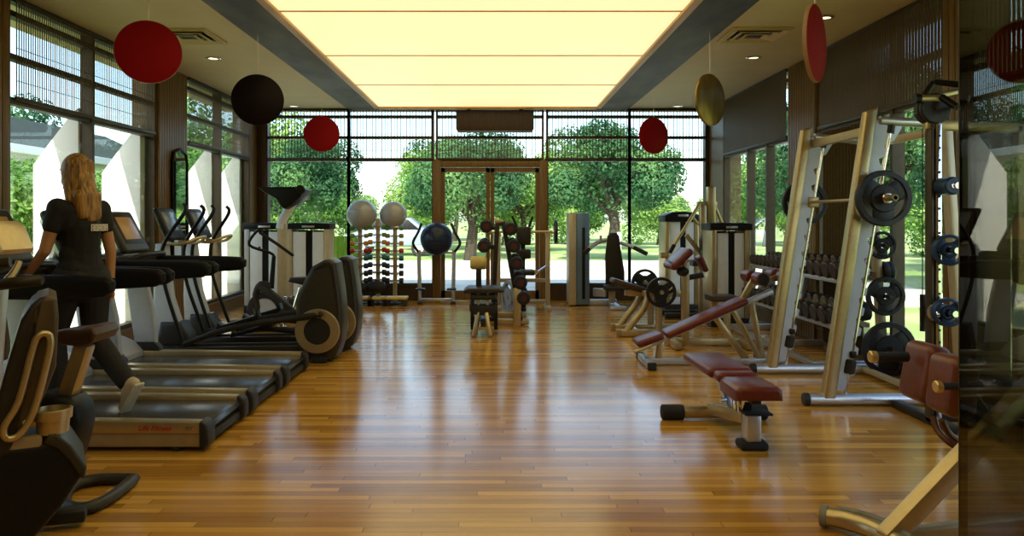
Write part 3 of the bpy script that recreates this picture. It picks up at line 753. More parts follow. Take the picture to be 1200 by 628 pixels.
# ------------------------------------------------------------------ two bikes in the near left corner
# recumbent: tall padded back with a tubular grab loop, low dark shroud
TH = R(31); RU = V((math.cos(TH), math.sin(TH), 0)); RW = V((-math.sin(TH), math.cos(TH), 0)); RK = V((-1.60, 2.75, 0)).dot(RW)
def q(px, py, off=0.):
    """point where the sight line meets the bike's own side plane, off metres behind it"""
    Y = (RK+off)/((px-VX)/FPX*RW.x+RW.y); return W(px, py, Y)
t = thing('recumbent_bike', 'dark recumbent exercise bike filling the bottom left corner, nearest the camera', 'exercise bike', (-1.95, 2.6, 0))
b = MB(); b.slab([q(-40, 560), q(-12, 500), q(4, 440), q(24, 375), q(36, 357), q(46, 349), q(58, 346.5), q(50, 380), q(42, 430), q(30, 492), q(12, 532), q(-20, 575)], RW*.36, bev=.04, seg=4); s_ = b.build('seat_back', blackv, t)
b = MB(); b.slab([q(34, 362), q(44, 350), q(57, 346), q(67, 350), q(69, 372), q(66, 430), q(42, 490), q(24, 508), q(14, 505), q(22, 440)], RW*.37, bev=.03, seg=4); b.build('back_shell', mat('bronze_shell_plastic', (.075, .050, .022), .42, .1), s_)
k = -.02
b = MB(); b.tube([q(5, 500, k), q(22, 470, k), q(38, 410, k), q(45, 394, k), q(54, 391, k), q(59, 398, k), q(56, 420, k), q(40, 480, k), q(24, 508, k), q(8, 514, k)], .0125, 10, closed=True, smooth=4)
b.tube([q(40, 404, k), q(40, 404, .03)], .01); b.tube([q(30, 495, k), q(30, 495, .03)], .01); b.build('grab_loop', champagne, t)
p = q(62, 506, .05); b = MB(); b.lathe(p, (0, 0, 1), [(0, 0), (.052, 0), (.056, .05), (.064, .052), (.066, .085), (.058, .088), (.05, .03), (0, .03)], 24); b.build('bottle_holder', champagne, t)
b = MB(); b.bar(q(18, 498, .06), q(54, 494, .05), .03, .02); b.build('holder_arm', champagne, t)
b = MB(); b.slab([q(-150, 560), q(-90, 536), q(-10, 527), q(50, 520), q(56, 512), q(66, 512), q(82, 526), q(98, 549), q(95, 561), q(72, 596), q(40, 632), q(-10, 672), q(-150, 690)], RW*.34, bev=.035, seg=4); h = b.build('drive_shroud', blackp, t)
b = MB(); b.slab([q(51, 521, -.008), q(57, 509, -.008), q(66, 508, -.008), q(84, 522, -.008), q(102, 548, -.008), q(99, 562, -.008), q(93, 559, -.008), q(80, 540, -.008), q(66, 526, -.008)], RW*.355, bev=.02, seg=3); b.build('shroud_trim', taupe, h)
b = MB(); b.bar(q(-60, 529, .03), q(50, 519, .03), .05, .07, bev=.012); b.build('seat_track', tan, t)
b = MB(); b.slab([q(-90, 500, .04), q(8, 508, .04), q(12, 520, .04), q(-90, 526, .04)], RW*.28, bev=.03, seg=3); b.build('seat_cushion', blackv, t)
def g(a, w, z): return V((-1.95, 2.72, 0))+RU*a+RW*w+V((0, 0, z))
b = MB(); b.bar(g(.28, .1, .12), g(-1.1, .1, .12), .12, .12, bev=.02); b.build('base_beam', darkp, t)
for a_ in (.2, -1.05):
    b = MB(); b.bar(g(a_, -.12, .03), g(a_, .34, .03), .1, .06, bev=.02); b.build('base_foot', darkp, t)
b = MB(); b.slab([g(-1.0, .02, .1), g(-1.05, .02, .6), g(-.9, .02, .8), g(-.7, .02, .7), g(-.4, .02, .45), g(-.35, .02, .1)], RW*.2, bev=.04, seg=3); b.build('front_housing', blackp, t)
b = MB(); b.bar(g(-.9, .12, .75), g(-1.0, .12, 1.2), .1, .08, bev=.02); b.build('console_mast', silver, t)
b = MB(); b.mbox(Matrix.Translation(g(-.99, .12, 1.30)) @ Euler((0, 0, TH)).to_matrix().to_4x4() @ Euler((0, R(65), 0)).to_matrix().to_4x4() @ Matrix.Diagonal((.30, .36, .06, 1)), .028, 3); b.build('console', blackp, t)

# upright bike: saddle on a leaning silver post, rear loop foot
Yu = 3.38
def q(px, py, Y=Yu+.11): p = W(px, py, Y); return (p.x, p.z)
t = thing('upright_bike', 'upright exercise bike with dark saddle on a leaning silver post before the treadmills', 'exercise bike', (-2.0, Yu+.1, 0))
sb = MB(); c = W(100, 391, Yu+.12)
sb.prism([q(68, 387), q(84, 384), q(104, 382), q(116, 379.5), q(124, 381), q(127, 388), q(122, 397), q(114, 400), q(96, 403), q(80, 402), q(68, 396)], Yu-.02, Yu+.24, bev=.04, seg=4)
bmv = sb.bm
for v in bmv.verts:   # nose of the saddle narrows to the front
    k = (v.co.x-(-2.0))/.22; f = .38+.62*max(0, min(1, k)); v.co.y = Yu+.11+(v.co.y-Yu-.11)*f
sb.build('saddle', brownv, t)
b = MB(); b.bar(W(100, 402, Yu+.11), W(78, 470, Yu+.11), .07, .085, bev=.015); b.build('seat_post', champagne, t)
b = MB(); b.prism([q(44, 470), q(58, 457), q(92, 462), q(101, 472), q(104, 492), q(100, 512), q(90, 545), q(70, 590), q(10, 596), q(-40, 590), q(-50, 540), q(-20, 500)], Yu+.02, Yu+.20, bev=.04, seg=4); b.build('drive_shroud', blackp, t)
P = [F(82, 578), F(76, 598), F(100, 603), F(126, 592), F(153, 571), F(150, 568), F(110, 569)]
P = [V((p.x, p.y, .032)) for p in P]
b = MB(); b.tube(P, .034, 10, closed=True, smooth=4, flat=.9); b.build('rear_foot_loop', taupe, t)
b = MB(); b.bar((-2.16, Yu+.11, .06), (-1.95, Yu+.2, .05), .1, .06, bev=.015); b.bar((-3.0, Yu+.11, .09), (-2.1, Yu+.11, .09), .1, .1, bev=.02); b.build('base_beam', darkp, t)
b = MB(); b.bar((-2.98, Yu-.14, .03), (-2.98, Yu+.36, .03), .1, .06, bev=.02); b.build('front_foot', darkp, t)
b = MB(); b.bar(W(-22, 540, Yu+.11), W(-6, 330, Yu+.11), .09, .1, bev=.02); b.build('console_mast', silver, t)
b = MB(); b.tube([W(-12, 335, Yu-.10), W(20, 331, Yu-.14), W(47, 328, Yu-.10)], .026, 10, smooth=3); b.tube([W(-12, 335, Yu+.32), W(20, 331, Yu+.36), W(47, 328, Yu+.32)], .026, 10, smooth=3); b.tube([W(-12, 335, Yu-.12), W(-12, 335, Yu+.34)], .022, 10); hb = b.build('handlebar', taupe, t)
b = MB(); b.tube([W(7, 330, Yu+.0), W(17, 318, Yu+.03), W(23, 306, Yu+.05)], [.018, .022, .014], 10, smooth=3); b.build('grip_horn', champagne, hb)
b = MB(); b.tube([W(-14, 312, Yu-.05), W(-2, 309, Yu-.06), W(12, 307, Yu-.05)], .024, 10, smooth=3); b.build('elbow_pad', taupe, hb)
b = MB(); b.prism([q(-26, 295), q(-22, 268), q(0, 259), q(9, 268), q(19, 292), q(17, 297), q(4, 298)], Yu+.0, Yu+.26, bev=.03, seg=3); k = b.build('console', champagne, t)
b = MB(); b.prism([q(1, 274), q(5, 272), q(11, 288), q(8, 290)], Yu-.004, Yu+.01); b.build('console_slot', blackp, k)

# ------------------------------------------------------------------ machines in the far left corner
# stair climber with a wedge-shaped console on a leaning white neck
Yc = 10.9
def q(px, py, Y=Yc): p = W(px, py, Y); return (p.x, p.z)
t = thing('stair_climber', 'tall stair climber with black wedge console on a leaning white neck', 'stair climber', (-3.1, Yc+.2, 0))
b = MB(); b.bar(W(331, 350, Yc+.2), W(331, 262, Yc+.2), .13, .10, bev=.015); b.build('column', beigepost, t)
b = MB(); b.tube([W(329, 268, Yc+.2), W(332, 256, Yc+.2), W(343, 238, Yc+.2), W(352, 226, Yc+.2)], [.075, .085, .085, .06], 12, smooth=3); b.build('neck', white_panel, t)
b = MB(); b.prism([q(303, 219.5), q(330, 219), q(352, 219), q(356, 222), q(354, 230), q(342, 241), q(335, 245), q(331, 243), q(325, 233), q(312, 226)], Yc-.08, Yc+.46, bev=.03, seg=3); k = b.build('console', blackp, t)
b = MB(); b.cyl(W(352, 222, Yc-.12), W(352, 222, Yc+.5), .065, seg=20, bev=.015); b.build('end_roll', blackp, k)
b = MB(); b.prism([q(318, 371), q(318, 350), q(345, 350), q(372, 368), q(372, 376), q(318, 376)], Yc-.05, Yc+.45, bev=.03, seg=3); b.build('step_base', darkp, t)
for i in range(3):
    p = W(352+i*8, 352+i*6, Yc+.2); b = MB(); b.box(p, (.2, .46, .035), bev=.01); b.build('step', rubber, t)
b = MB(); b.bar(W(318, 378, Yc+.0), W(318, 378, Yc+.4), .12, .05, bev=.012); b.bar(W(368, 378, Yc+.0), W(368, 378, Yc+.4), .12, .05, bev=.012); b.build('base_foot', darkp, t)

# two weight-stack towers with pale shrouds
def tower(name, lab, pxa, pxb, pyt, Y, dep, post, panel, cap, group=None, rounded=False, slot=True):
    xa = W(pxa, 0, Y).x; xb = W(pxb, 0, Y).x; zt = W(0, pyt, Y).z; w = xb-xa
    t = thing(name, lab, 'weight machine', ((xa+xb)/2, Y+dep/2, 0), group)
    for x in (xa, xb-.075):
        b = MB(); b.lim(x, x+.075, Y, Y+dep, .04, zt-.07, bev=.012); b.build('upright', post, t)
    for a, c in ((xa+.08, xa+w*.44), (xa+w*.60, xb-.08)):
        b = MB(); b.lim(a, c, Y+.02, Y+.05, .12, zt-.14, bev=.008); b.build('shroud', panel, t)
    b = MB(); b.lim(xa+w*.44, xa+w*.60, Y+.03, Y+.06, .12, zt-.12); b.lim(xa+.07, xb-.07, Y+dep-.05, Y+dep-.02, .12, zt-.12); b.build('slot_panel', blackp, t)
    b = MB()
    for i in range(14): b.lim(xa+w*.30, xa+w*.74, Y+.075, Y+dep-.07, .12+i*.052, .168+i*.052, bev=.004)
    b.build('weight_stack', iron, t)
    b = MB()
    for x in (xa+w*.45, xa+w*.59): b.cyl((x, Y+.10, .1), (x, Y+.10, zt-.1), .012, seg=10)
    b.build('guide_rod', chrome, t)
    if rounded: pts = [(xa-.01, zt-.16), (xa-.01, zt-.06), (xa+w*.2, zt-.01), (xa+w*.5, zt+.005), (xa+w*.8, zt-.01), (xb+.01, zt-.06), (xb+.01, zt-.16)]
    else: pts = [(xa-.02, zt-.10), (xa-.02, zt-.01), (xa+w*.3, zt), (xb-w*.3, zt), (xb+.02, zt-.01), (xb+.02, zt-.10)]
    b = MB(); b.prism(pts, Y-.015, Y+dep+.015, bev=.014); k = b.build('top_cap', cap, t)
    b = MB(); b.lim(xa+w*.36, xa+w*.66, Y-.018, Y-.012, zt-.075, zt-.045, bev=.002); b.build('nameplate', silver, k)
    b = MB(); b.lim(xa-.01, xb+.01, Y-.01, Y+dep+.01, 0, .12, bev=.014); b.build('plinth', darkp, t)
    return t
tower('cable_tower', 'pale shrouded weight tower behind the stair climber, nearer the left windows', 286, 333, 261, 11.6, .42, lightgrey, white_panel, blackp, 'pale weight towers')
tower('cable_tower', 'pale shrouded weight tower beside the green screen', 336.5, 385, 261, 11.6, .42, beigepost, white_panel, blackp, 'pale weight towers')

# spin bike in front of the towers
Ys = 9.7
t = thing('spin_bike', 'black spin bike with raised handlebars in front of the pale towers', 'exercise bike', (-2.75, Ys, 0))
b = MB(); b.tube([W(318, 338, Ys), W(321, 300, Ys)], [.035, .026], 10); b.build('head_post', blackp, t)
b = MB()
for s in (-1, 1):
    b.tube([W(321, 300, Ys), W(316, 296, Ys+.12*s), W(292, 287, Ys+.2*s), W(300, 272, Ys+.22*s), W(307, 270, Ys+.2*s)], .018, 9, smooth=4)
    b.tube([W(304, 272, Ys+.2*s), W(322, 284, Ys+.17*s), W(343, 299, Ys+.10*s)], .02, 9, smooth=4)
b.tube([W(304, 290, Ys-.18), W(304, 290, Ys+.18)], .015, 8); b.tube([W(343, 299, Ys-.1), W(343, 299, Ys+.1)], .016, 8); b.build('handlebar', blackp, t)
b = MB(); b.bar(W(303, 333, Ys), W(350, 371, Ys), .09, .10, bev=.02); b.tube([W(318, 336, Ys), W(306, 333, Ys), W(300, 345, Ys), W(302, 362, Ys)], .045, 10, smooth=3); b.build('frame', darkp, t)
c = W(311, 363, Ys); b = MB(); b.ring(c, (0, 1, 0), .15, .235, .05); fw = b.build('flywheel', iron, t)
b = MB(); b.lathe(c-V((0, .02, 0)), (0, 1, 0), [(0, 0), (.152, .004), (.152, .036), (0, .04)]); b.build('wheel_disc', lightgrey, fw)
c = W(332, 366, Ys-.1); b = MB(); b.tube([c+V((0, -.03, 0)), c+V((.02, -.03, -.16))], .015, 8); b.box(c+V((.02, -.08, -.17)), (.1, .09, .025), bev=.006); b.tube([c+V((0, .23, 0)), c+V((-.02, .23, .16))], .015, 8); b.box(c+V((-.02, .28, .17)), (.1, .09, .025), bev=.006); b.tube([c+V((0, -.04, 0)), c+V((0, .24, 0))], .02, 8); b.build('crank_set', chrome, t)
b = MB(); b.tube([W(343, 366, Ys), W(352, 336, Ys)], .026, 10); b.build('saddle_post', chrome, t)
b = MB(); b.prism([(-2.66, 1.02-.45+.08), (-2.64, .70), (-2.4, .71), (-2.34, .67), (-2.36, .62), (-2.44, .60)], Ys-.10, Ys+.10, bev=.025, seg=3); b.build('saddle', blackv, t)
for px in (298, 350):
    p = W(px, 0, Ys); b = MB(); b.bar((p.x, Ys-.26, .03), (p.x, Ys+.26, .03), .07, .06, bev=.02); b.build('base_foot', darkp, t)
b = MB(); b.bar(W(298, 386, Ys), W(350, 386, Ys), .07, .06, bev=.012); b.bar(W(302, 360, Ys+.0), W(300, 386, Ys), .06, .05); b.bar(W(349, 368, Ys), W(350, 386, Ys), .06, .05); b.build('base_beam', darkp, t)

# ------------------------------------------------------------------ dumbbell trees, silver balls and the ball stand by the far glass
def hand_weight(c, r, l, m, lab, grp, axis=(1, 0, 0), handle=chrome):
    t = thing('dumbbell', lab, 'dumbbell', (c.x, c.y, c.z-r), grp); ax = V(axis)
    b = MB(); b.cyl(c-ax*l*.32, c+ax*l*.32, r*.34, seg=8); b.build('handle', handle, t)
    for s in (-1, 1):
        b = MB(); b.lathe(c+ax*s*l*.26, ax*s, [(0, 0), (r*.85, 0), (r, l*.03), (r, l*.2), (r*.85, l*.24), (0, l*.24)], 12); b.build('weight_head', m, t)
    return t
DC = [('black', (.02, .02, .022)), ('black', (.02, .02, .022)), ('navy', (.02, .035, .08)), ('teal', (.02, .13, .15)), ('red', (.45, .03, .015)), ('orange', (.62, .24, .02)), ('olive', (.22, .26, .03)), ('green', (.08, .25, .05))]
DM = [mat('dipped_vinyl_'+n+('' if i != 1 else '_b'), c, .4, 0, .1) for i, (n, c) in enumerate(DC)]
ordn = ['lowest', 'second lowest', 'third lowest', 'fourth lowest', 'fourth from the top', 'third from the top', 'second from the top', 'topmost']
Yt = 12.9
for ti, (px, ptop, pbase, nm) in enumerate(((422, 268, 347, 'left'), (443, 256, 349, 'middle'), (463, 266, 347, 'right'))):
    x = W(px, 0, Yt).x; zt = W(0, ptop, Yt).z
    t = thing('dumbbell_tree', '%s one of the three slim dumbbell trees by the far window' % nm, 'dumbbell rack', (x, Yt, 0), 'dumbbell trees')
    b = MB(); b.bar((x, Yt, .03), (x, Yt, zt), .07, .06, bev=.008); b.build('pole', beigepost, t)
    b = MB(); b.lathe((x, Yt, 0), (0, 0, 1), [(0, 0), (.13, 0), (.138, .01), (.13, .025), (.05, .045), (0, .045)], 24); b.build('base', darkp, t)
    for i in range(8):
        z = .40+i*.128 + (.02 if ti == 1 else 0); r = .052-.0025*i; c = V((x, Yt-.085, z))
        b = MB(); b.tube([(x-.05, Yt-.02, z-.02), (x-.05, Yt-.06, z-.03), (x-.05, Yt-.115, z-.022)], .008, 6); b.tube([(x+.05, Yt-.02, z-.02), (x+.05, Yt-.06, z-.03), (x+.05, Yt-.115, z-.022)], .008, 6); b.build('cradle', chrome, t)
        hand_weight(c, r, .31, DM[i], '%s small dumbbell on the %s slim tree, %s of eight' % (DC[i][0], nm, ordn[i]), 'dumbbells on the slim trees')
    if ti != 1:
        b = MB(); b.tube([V((x+.115*math.cos(a*PI/6), Yt+.115*math.sin(a*PI/6), zt)) for a in range(12)], .012, 8, closed=True); b.tube([(x-.115, Yt, zt), (x+.115, Yt, zt)], .01, 6); b.build('ball_ring', chrome, t)
ballm = mat('pearl_silver_ball_vinyl', (.42, .42, .43), .3, .15, .04, 3)
for px, py, r, nm in ((427, 248, 17.6, 'larger silver exercise ball, left of the pair on the dumbbell trees'), (461, 250.5, 15.8, 'smaller silver exercise ball, right of the pair on the dumbbell trees')):
    c = W(px, py, Yt); rr = r/FPX*Yt
    x = W(422 if px < 440 else 463, 0, Yt).x
    c.x = x+.03*(1 if px < 440 else -1); zt = W(0, 268 if px < 440 else 266, Yt).z
    c.z = zt+.012+math.sqrt(rr*rr-.115**2)-.004
    t = thing('exercise_ball', nm, 'ball', (c.x, c.y, c.z-rr), 'silver exercise balls')
    b = MB(); b.ball(c, rr, u=40, v=26); b.build('ball_skin', ballm, t)
    b = MB()
    for k in range(-3, 4):
        h = k*.12*rr; q_ = math.sqrt(rr*rr-h*h)+.0008; b.tube([V((c.x+q_*math.cos(a*PI/18), c.y+q_*math.sin(a*PI/18), c.z+h)) for a in range(36)], .003, 5, closed=True)
    b.build('grip_ridges', ballm, t)
# things at the feet of the trees
for px, py, r, lab in ((421, 334, .135, 'black medicine ball at the foot of the left dumbbell tree'), (441, 333, .15, 'black medicine ball at the foot of the middle dumbbell tree')):
    c = W(px, py, Yt-.30); c.z = .165+r
    b = MB(); b.ball(c, r, (1.15, 1, .72)); b.solo('medicine_ball', rubber, lab, 'ball', 'black medicine balls')
for px, w, lab in ((443, .34, 'yellow aerobic step at the foot of the middle dumbbell tree'), (424, .42, 'yellow aerobic step at the foot of the left dumbbell tree'), (464, .40, 'yellow aerobic step at the foot of the right dumbbell tree')):
    c = W(px, 0, Yt-.33); t = thing('aerobic_step', lab, 'aerobic step', (c.x, c.y, 0), 'yellow aerobic steps')
    b = MB(); b.box((c.x, c.y, .138), (w, .26, .045), bev=.015, seg=3); b.build('platform', yellow, t)
    for s in (-1, 1):
        b = MB(); b.box((c.x+s*w*.36, c.y, .058), (.08, .24, .115), bev=.012); b.build('riser', darkp, t)
# dark blue ball on an upright two-armed stand
t = thing('ball_stand', 'silver dip stand with curved arms holding a dark blue ball', 'exercise stand', (-1.02, 13.0, 0))
Yb = 13.0
for px, s in ((492, -1), (531, 1)):
    b = MB(); b.tube([W(px, 352, Yb), W(px+s*1, 300, Yb), W(px+s*1.2, 293, Yb)], .035, 10); b.build('post', silver, t)
    b = MB(); b.tube([W(px+s*1, 296, Yb), W(px-s*1-s*-6, 291, Yb-.05), W(px+s*8, 284, Yb-.08), W(px+s*2, 272, Yb-.06), W(px-s*2, 262, Yb-.02)], .024, 10, smooth=4); b.build('curved_arm', darkp, t)
    b = MB(); b.bar(W(px, 355.5, Yb-.22), W(px, 355.5, Yb+.15), .09, .07, bev=.02); b.build('base_foot', darkp, t)
    b = MB(); p = W(px, 338, Yb); b.box(p+V((-.02*s, -.10, 0)), (.16, .2, .025), bev=.008); b.build('step_plate', blackp, t)
b = MB(); b.bar(W(492, 351, Yb), W(531, 351, Yb), .05, .05, bev=.008); b.bar(W(492, 296, Yb), W(531, 296, Yb), .04, .04, bev=.006); b.build('cross_tube', silver, t)
c = W(512, 280, Yb); t = thing('exercise_ball', 'dark navy exercise ball cradled in the silver dip stand', 'ball', (c.x, c.y, c.z-.28))
b = MB(); b.ball(c+V((0, -.03, 0)), .285, u=40, v=26); b.build('ball_skin', mat('navy_ball_vinyl', (.012, .022, .05), .3, .1, .1, 4), t)
b = MB()
for k in range(-3, 4):
    h = k*.07; q_ = math.sqrt(.285**2-h*h)+.0008; b.tube([V((c.x+q_*math.cos(a*PI/18), c.y-.03+q_*math.sin(a*PI/18), c.z+h)) for a in range(36)], .003, 5, closed=True)
b.build('grip_ridges', MATS['navy_ball_vinyl'], t)
# ------------------------------------------------------------------ woman walking on the nearest treadmill
skin = mat('warm_skin', (.42, .20, .085), .5, 0, .06, 14)
tee = mat('black_cotton_tee', (.012, .011, .011), .8, 0, .2, 40, .1)
trs = mat('black_stretch_trousers', (.014, .012, .011), .75, 0, .2, 40, .1)
hairm = mat('blonde_brown_hair', (.30, .155, .035), .42, 0, .7, 9, .25, stretch=(9, 9, .7))
shoe_m = mat('off_white_sneaker', (.48, .40, .27), .6, 0, .1, 20)
wp = thing('person', 'woman with long fair hair in black tee and trousers walking on treadmill', 'person', (-2.80, 5.06, .166))
yaw = R(24)                                    # she faces the window, turned a little away from the camera
fw = V((-math.cos(yaw), math.sin(yaw), 0)); lf = V((-math.sin(yaw), -math.cos(yaw), 0))    # forward and her left
B0 = V((-2.80, 5.06, 0))
def w(f, l, z): return B0+fw*f+lf*l+V((0, 0, z))
hipL, hipR = w(.0, .09, 1.05), w(-.02, -.09, 1.05)
kneeL, ankL = w(.13, .10, .66), w(.06, .10, .27)
kneeR, ankR = w(-.02, -.09, .64), w(-.33, -.09, .37)
shL, shR = w(.02, .148, 1.525), w(-.01, -.148, 1.52)
elL, haL = w(.07, .20, 1.245), w(.245, .20, 1.085)
elR, haR = w(-.04, -.20, 1.235), w(-.035, -.205, 1.005)
neck0, neck1 = w(.0, 0, 1.55), w(.03, 0, 1.66)
hc = w(.055, 0, 1.765)
rz = math.atan2(fw.y, fw.x)
bones = [(w(-.0, 0, 1.07), .125, w(-.0, 0, 1.22), .105), (w(-.0, 0, 1.22), .105, w(-.005, 0, 1.40), .115), (w(-.005, 0, 1.40), .105, neck0, .07), (neck0, .056, neck1, .052),
    (w(0, .06, 1.49), .07, shL, .054), (w(0, -.06, 1.49), .07, shR, .054),
    (shL, .050, elL, .037), (elL, .037, haL, .026), (shR, .050, elR, .037), (elR, .037, haR, .026),
    (hipL, .095, kneeL, .060), (kneeL, .058, ankL, .038), (hipR, .095, kneeR, .060), (kneeR, .058, ankR, .038)]
balls = [(w(.005, 0, 1.44), (.095, .145, .13), (0, 0, rz)), (w(-.01, 0, 1.10), (.11, .155, .12), (0, 0, rz)), (w(.07, .075, 1.37), (.06, .065, .06), (0, 0, rz)), (w(.07, -.075, 1.37), (.06, .065, .06), (0, 0, rz)),
    (hc, (.095, .074, .118), (0, 0, rz)), (hc+fw*.045-V((0, 0, .055)), (.052, .055, .055), (0, 0, rz)), (hc+fw*.102-V((0, 0, .018)), (.016, .012, .022), (0, 0, rz)),
    (hc+fw*.092-V((0, 0, .062)), (.012, .024, .009), (0, 0, rz)), (hc+fw*.088-V((0, 0, .098)), (.018, .024, .016), (0, 0, rz)),
    (hc+lf*.076-fw*.005-V((0, 0, .012)), (.020, .008, .032), (0, 0, rz)), (hc-lf*.076-fw*.005-V((0, 0, .012)), (.020, .008, .032), (0, 0, rz)),
    (hc+fw*.082+V((0, 0, .022)), (.02, .055, .012), (0, 0, rz))]
# feet inside the shoes
def foot(a, d, up): return [(a, .036, a+d*.07-up*.055, .038), (a+d*.07-up*.055, .038, a+d*.17-up*.07, .028)]
dL = fw.copy(); uL = V((0, 0, 1))
dR = (fw*.55+V((0, 0, -.83))).normalized(); uR = (V((0, 0, .55))+fw*.83).normalized()
bones += foot(ankL, dL, uL)+foot(ankR, dR, uR)
# hands: palm, four bent fingers, thumb
def hand(wr, d, n, th):
    """d finger direction, n palm normal (fingers curl towards it), th towards the thumb"""
    out = []; s = th; pal = wr+d*.075
    for i, (o, l) in enumerate(((.028, .070), (.010, .078), (-.009, .072), (-.027, .058))):
        k = wr+d*.085+s*o
        out.append((wr+s*o*.55+d*.01, .015, k, .0125))
        a = k+(d*.86+n*.5).normalized()*l*.42; c = a+(d*.45+n*.9).normalized()*l*.33; e = c+(d*.05+n*1.).normalized()*l*.28
        out += [(k, .0095, a, .0088), (a, .0088, c, .008), (c, .008, e, .0068)]
    b0 = wr+d*.025+s*.02; b1 = b0+(s*.8+d*.6+n*.25).normalized()*.038; b2 = b1+(d*.85+s*.3+n*.4).normalized()*.032; b3 = b2+(d*.9+n*.5).normalized()*.024
    out += [(b0, .014, b1, .0115), (b1, .0115, b2, .0095), (b2, .0095, b3, .0075)]
    return out
dl = (haL-elL).normalized(); bones += hand(haL, (dl+V((0, 0, -.1))).normalized(), (V((0, 0, -1))-dl*dl.dot(V((0, 0, -1)))).normalized(), dl.cross(V((0, 0, 1))).normalized()*-1 if dl.cross(V((0, 0, 1))).dot(lf) > 0 else dl.cross(V((0, 0, 1))).normalized())
dr = (haR-elR).normalized(); bones += hand(haR, dr, (lf-dr*dr.dot(lf)).normalized(), (fw-dr*dr.dot(fw)).normalized())
body = organic('body', bones, balls, skin, wp, .0055, 5)
# tee: torso and short sleeves
tb = [(w(-.0, 0, 1.06), .135, w(-.0, 0, 1.22), .118), (w(-.0, 0, 1.22), .118, w(-.005, 0, 1.40), .126), (w(-.005, 0, 1.40), .115, w(-.005, 0, 1.50), .085),
      (w(0, .06, 1.49), .082, shL, .066), (w(0, -.06, 1.49), .082, shR, .066), (shL, .064, shL.lerp(elL, .42), .060), (shR, .064, shR.lerp(elR, .42), .060)]
tl = [(w(.005, 0, 1.44), (.105, .158, .14), (0, 0, rz)), (w(-.01, 0, 1.10), (.12, .166, .13), (0, 0, rz)), (w(.075, .075, 1.37), (.066, .07, .066), (0, 0, rz)), (w(.075, -.075, 1.37), (.066, .07, .066), (0, 0, rz)), (w(0, 0, 1.2), (.105, .14, .14), (0, 0, rz))]
tee_o = organic('tee_shirt', tb, tl, tee, wp, .008, 5)
# short white lettering rows between the shoulder blades
b = MB(); rnd = random.Random(5)
cb = w(-.128, -.035, 1.405)
def stroke(l, z, sw, sh): b.box(w(-.136+abs(-.045+l)*.10, -.045+l, 1.395+z), (.006, sw, sh), rot=(0, 0, rz))
x = .06
for k in range(5):
    l0 = .055-k*.0275
    stroke(l0+.009, 0, .006, .046); stroke(l0-.006, .0, .006, .046)
    stroke(l0+.0015, .020, .015, .006)
    if k % 2 == 0: stroke(l0+.0015, 0, .015, .005)
    else: stroke(l0+.0015, -.020, .015, .006)
b.build('back_print', mat('white_print', (.75, .72, .65), .7), wp)
# trousers
pb = [(hipL, .108, kneeL, .078), (kneeL, .078, ankL+V((0, 0, .0)), .064), (hipR, .108, kneeR, .078), (kneeR, .078, ankR.lerp(kneeR, .02), .066), (w(-.0, 0, 1.08), .135, w(-.0, 0, 1.0), .12)]
pl_ = [(w(-.01, 0, 1.07), (.124, .176, .11), (0, 0, rz)), (w(-.05, .08, 1.02), (.10, .10, .11), (0, 0, rz)), (w(-.05, -.08, 1.02), (.10, .10, .11), (0, 0, rz))]
organic('trousers', pb, pl_, trs, wp, .008, 5)
# shoes with soles
for a, dd, uu in ((ankL, dL, uL), (ankR, dR, uR)):
    sh = organic('shoe', [(a-uu*.03-dd*.01, .048, a+dd*.06-uu*.055, .046), (a-uu*.062-dd*.03, .040, a+dd*.09-uu*.072, .040), (a+dd*.06-uu*.06, .042, a+dd*.165-uu*.078, .030)], [], shoe_m, wp, .007, 4)
    sd = dd.cross(uu)
    b = MB(); b.bar(a-dd*.065-uu*.103, a+dd*.20-uu*.103, .078, .020, bev=.009, side=sd, seg=3); b.build('sole', mat('cream_rubber_sole', (.62, .56, .42), .7), sh)
# watch strap on her right wrist
b = MB(); p = haR.lerp(elR, .12); dr_ = (haR-elR).normalized(); b.ring(p, dr_, .026, .033, .022); b.build('wrist_band', blackp, wp)
# hair: long, loose and wavy, past the shoulder blades
hb = [(hc+V((0, 0, .02))-fw*.025, .100, hc-fw*.055-V((0, 0, .07)), .094), (hc-fw*.055-V((0, 0, .07)), .094, w(-.045, 0, 1.60), .080), (w(-.045, .0, 1.60), .080, w(-.068, -.005, 1.51), .058),
      (w(-.06, .045, 1.60), .056, w(-.09, .05, 1.48), .034), (w(-.06, -.045, 1.60), .056, w(-.09, -.05, 1.475), .034), (w(-.07, 0, 1.56), .05, w(-.10, -.005, 1.455), .03),
      (hc+lf*.055-fw*.01, .045, w(-.02, .085, 1.59), .034), (hc-lf*.055-fw*.01, .045, w(-.02, -.085, 1.59), .034)]
hl = [(hc-fw*.022+V((0, 0, .022)), (.105, .090, .112), (0, 0, rz))]
hair = organic('hair', hb, hl, hairm, wp, .006, 6)
b = MB()
for i in range(120):
    u = i/119; l = -.105+.21*u; side = abs(l)/.105
    ph = rnd.uniform(0, 6.28); zt = rnd.uniform(-.03, .09); zb_ = rnd.uniform(1.43, 1.49)+side*.03
    pts = []
    for k in range(9):
        v = k/8; z = (hc.z+zt)*(1-v)+zb_*v
        # follow the outside of the hair mass: head first, then the back of the shoulders
        q_ = max(0, min(1, (1.74-z)/.26)); q_ = q_*q_*(3-2*q_)
        rr = .100-.012*q_
        if z > hc.z+.022: rr *= math.sqrt(max(.02, 1-min(1, ((z-hc.z-.022)/.125))**2))
        cen = w(.030*(1-q_)-.040*q_, 0, 0)
        an = l/.105*1.25; wob = .006*math.sin(ph+v*9)
        p = V((cen.x, cen.y, z))-fw*(math.cos(an)*rr*.98)+lf*(math.sin(an)*rr*.95+wob)
        pts.append(p)
    b.tube(pts, [.0085, .0028], 5, smooth=2)
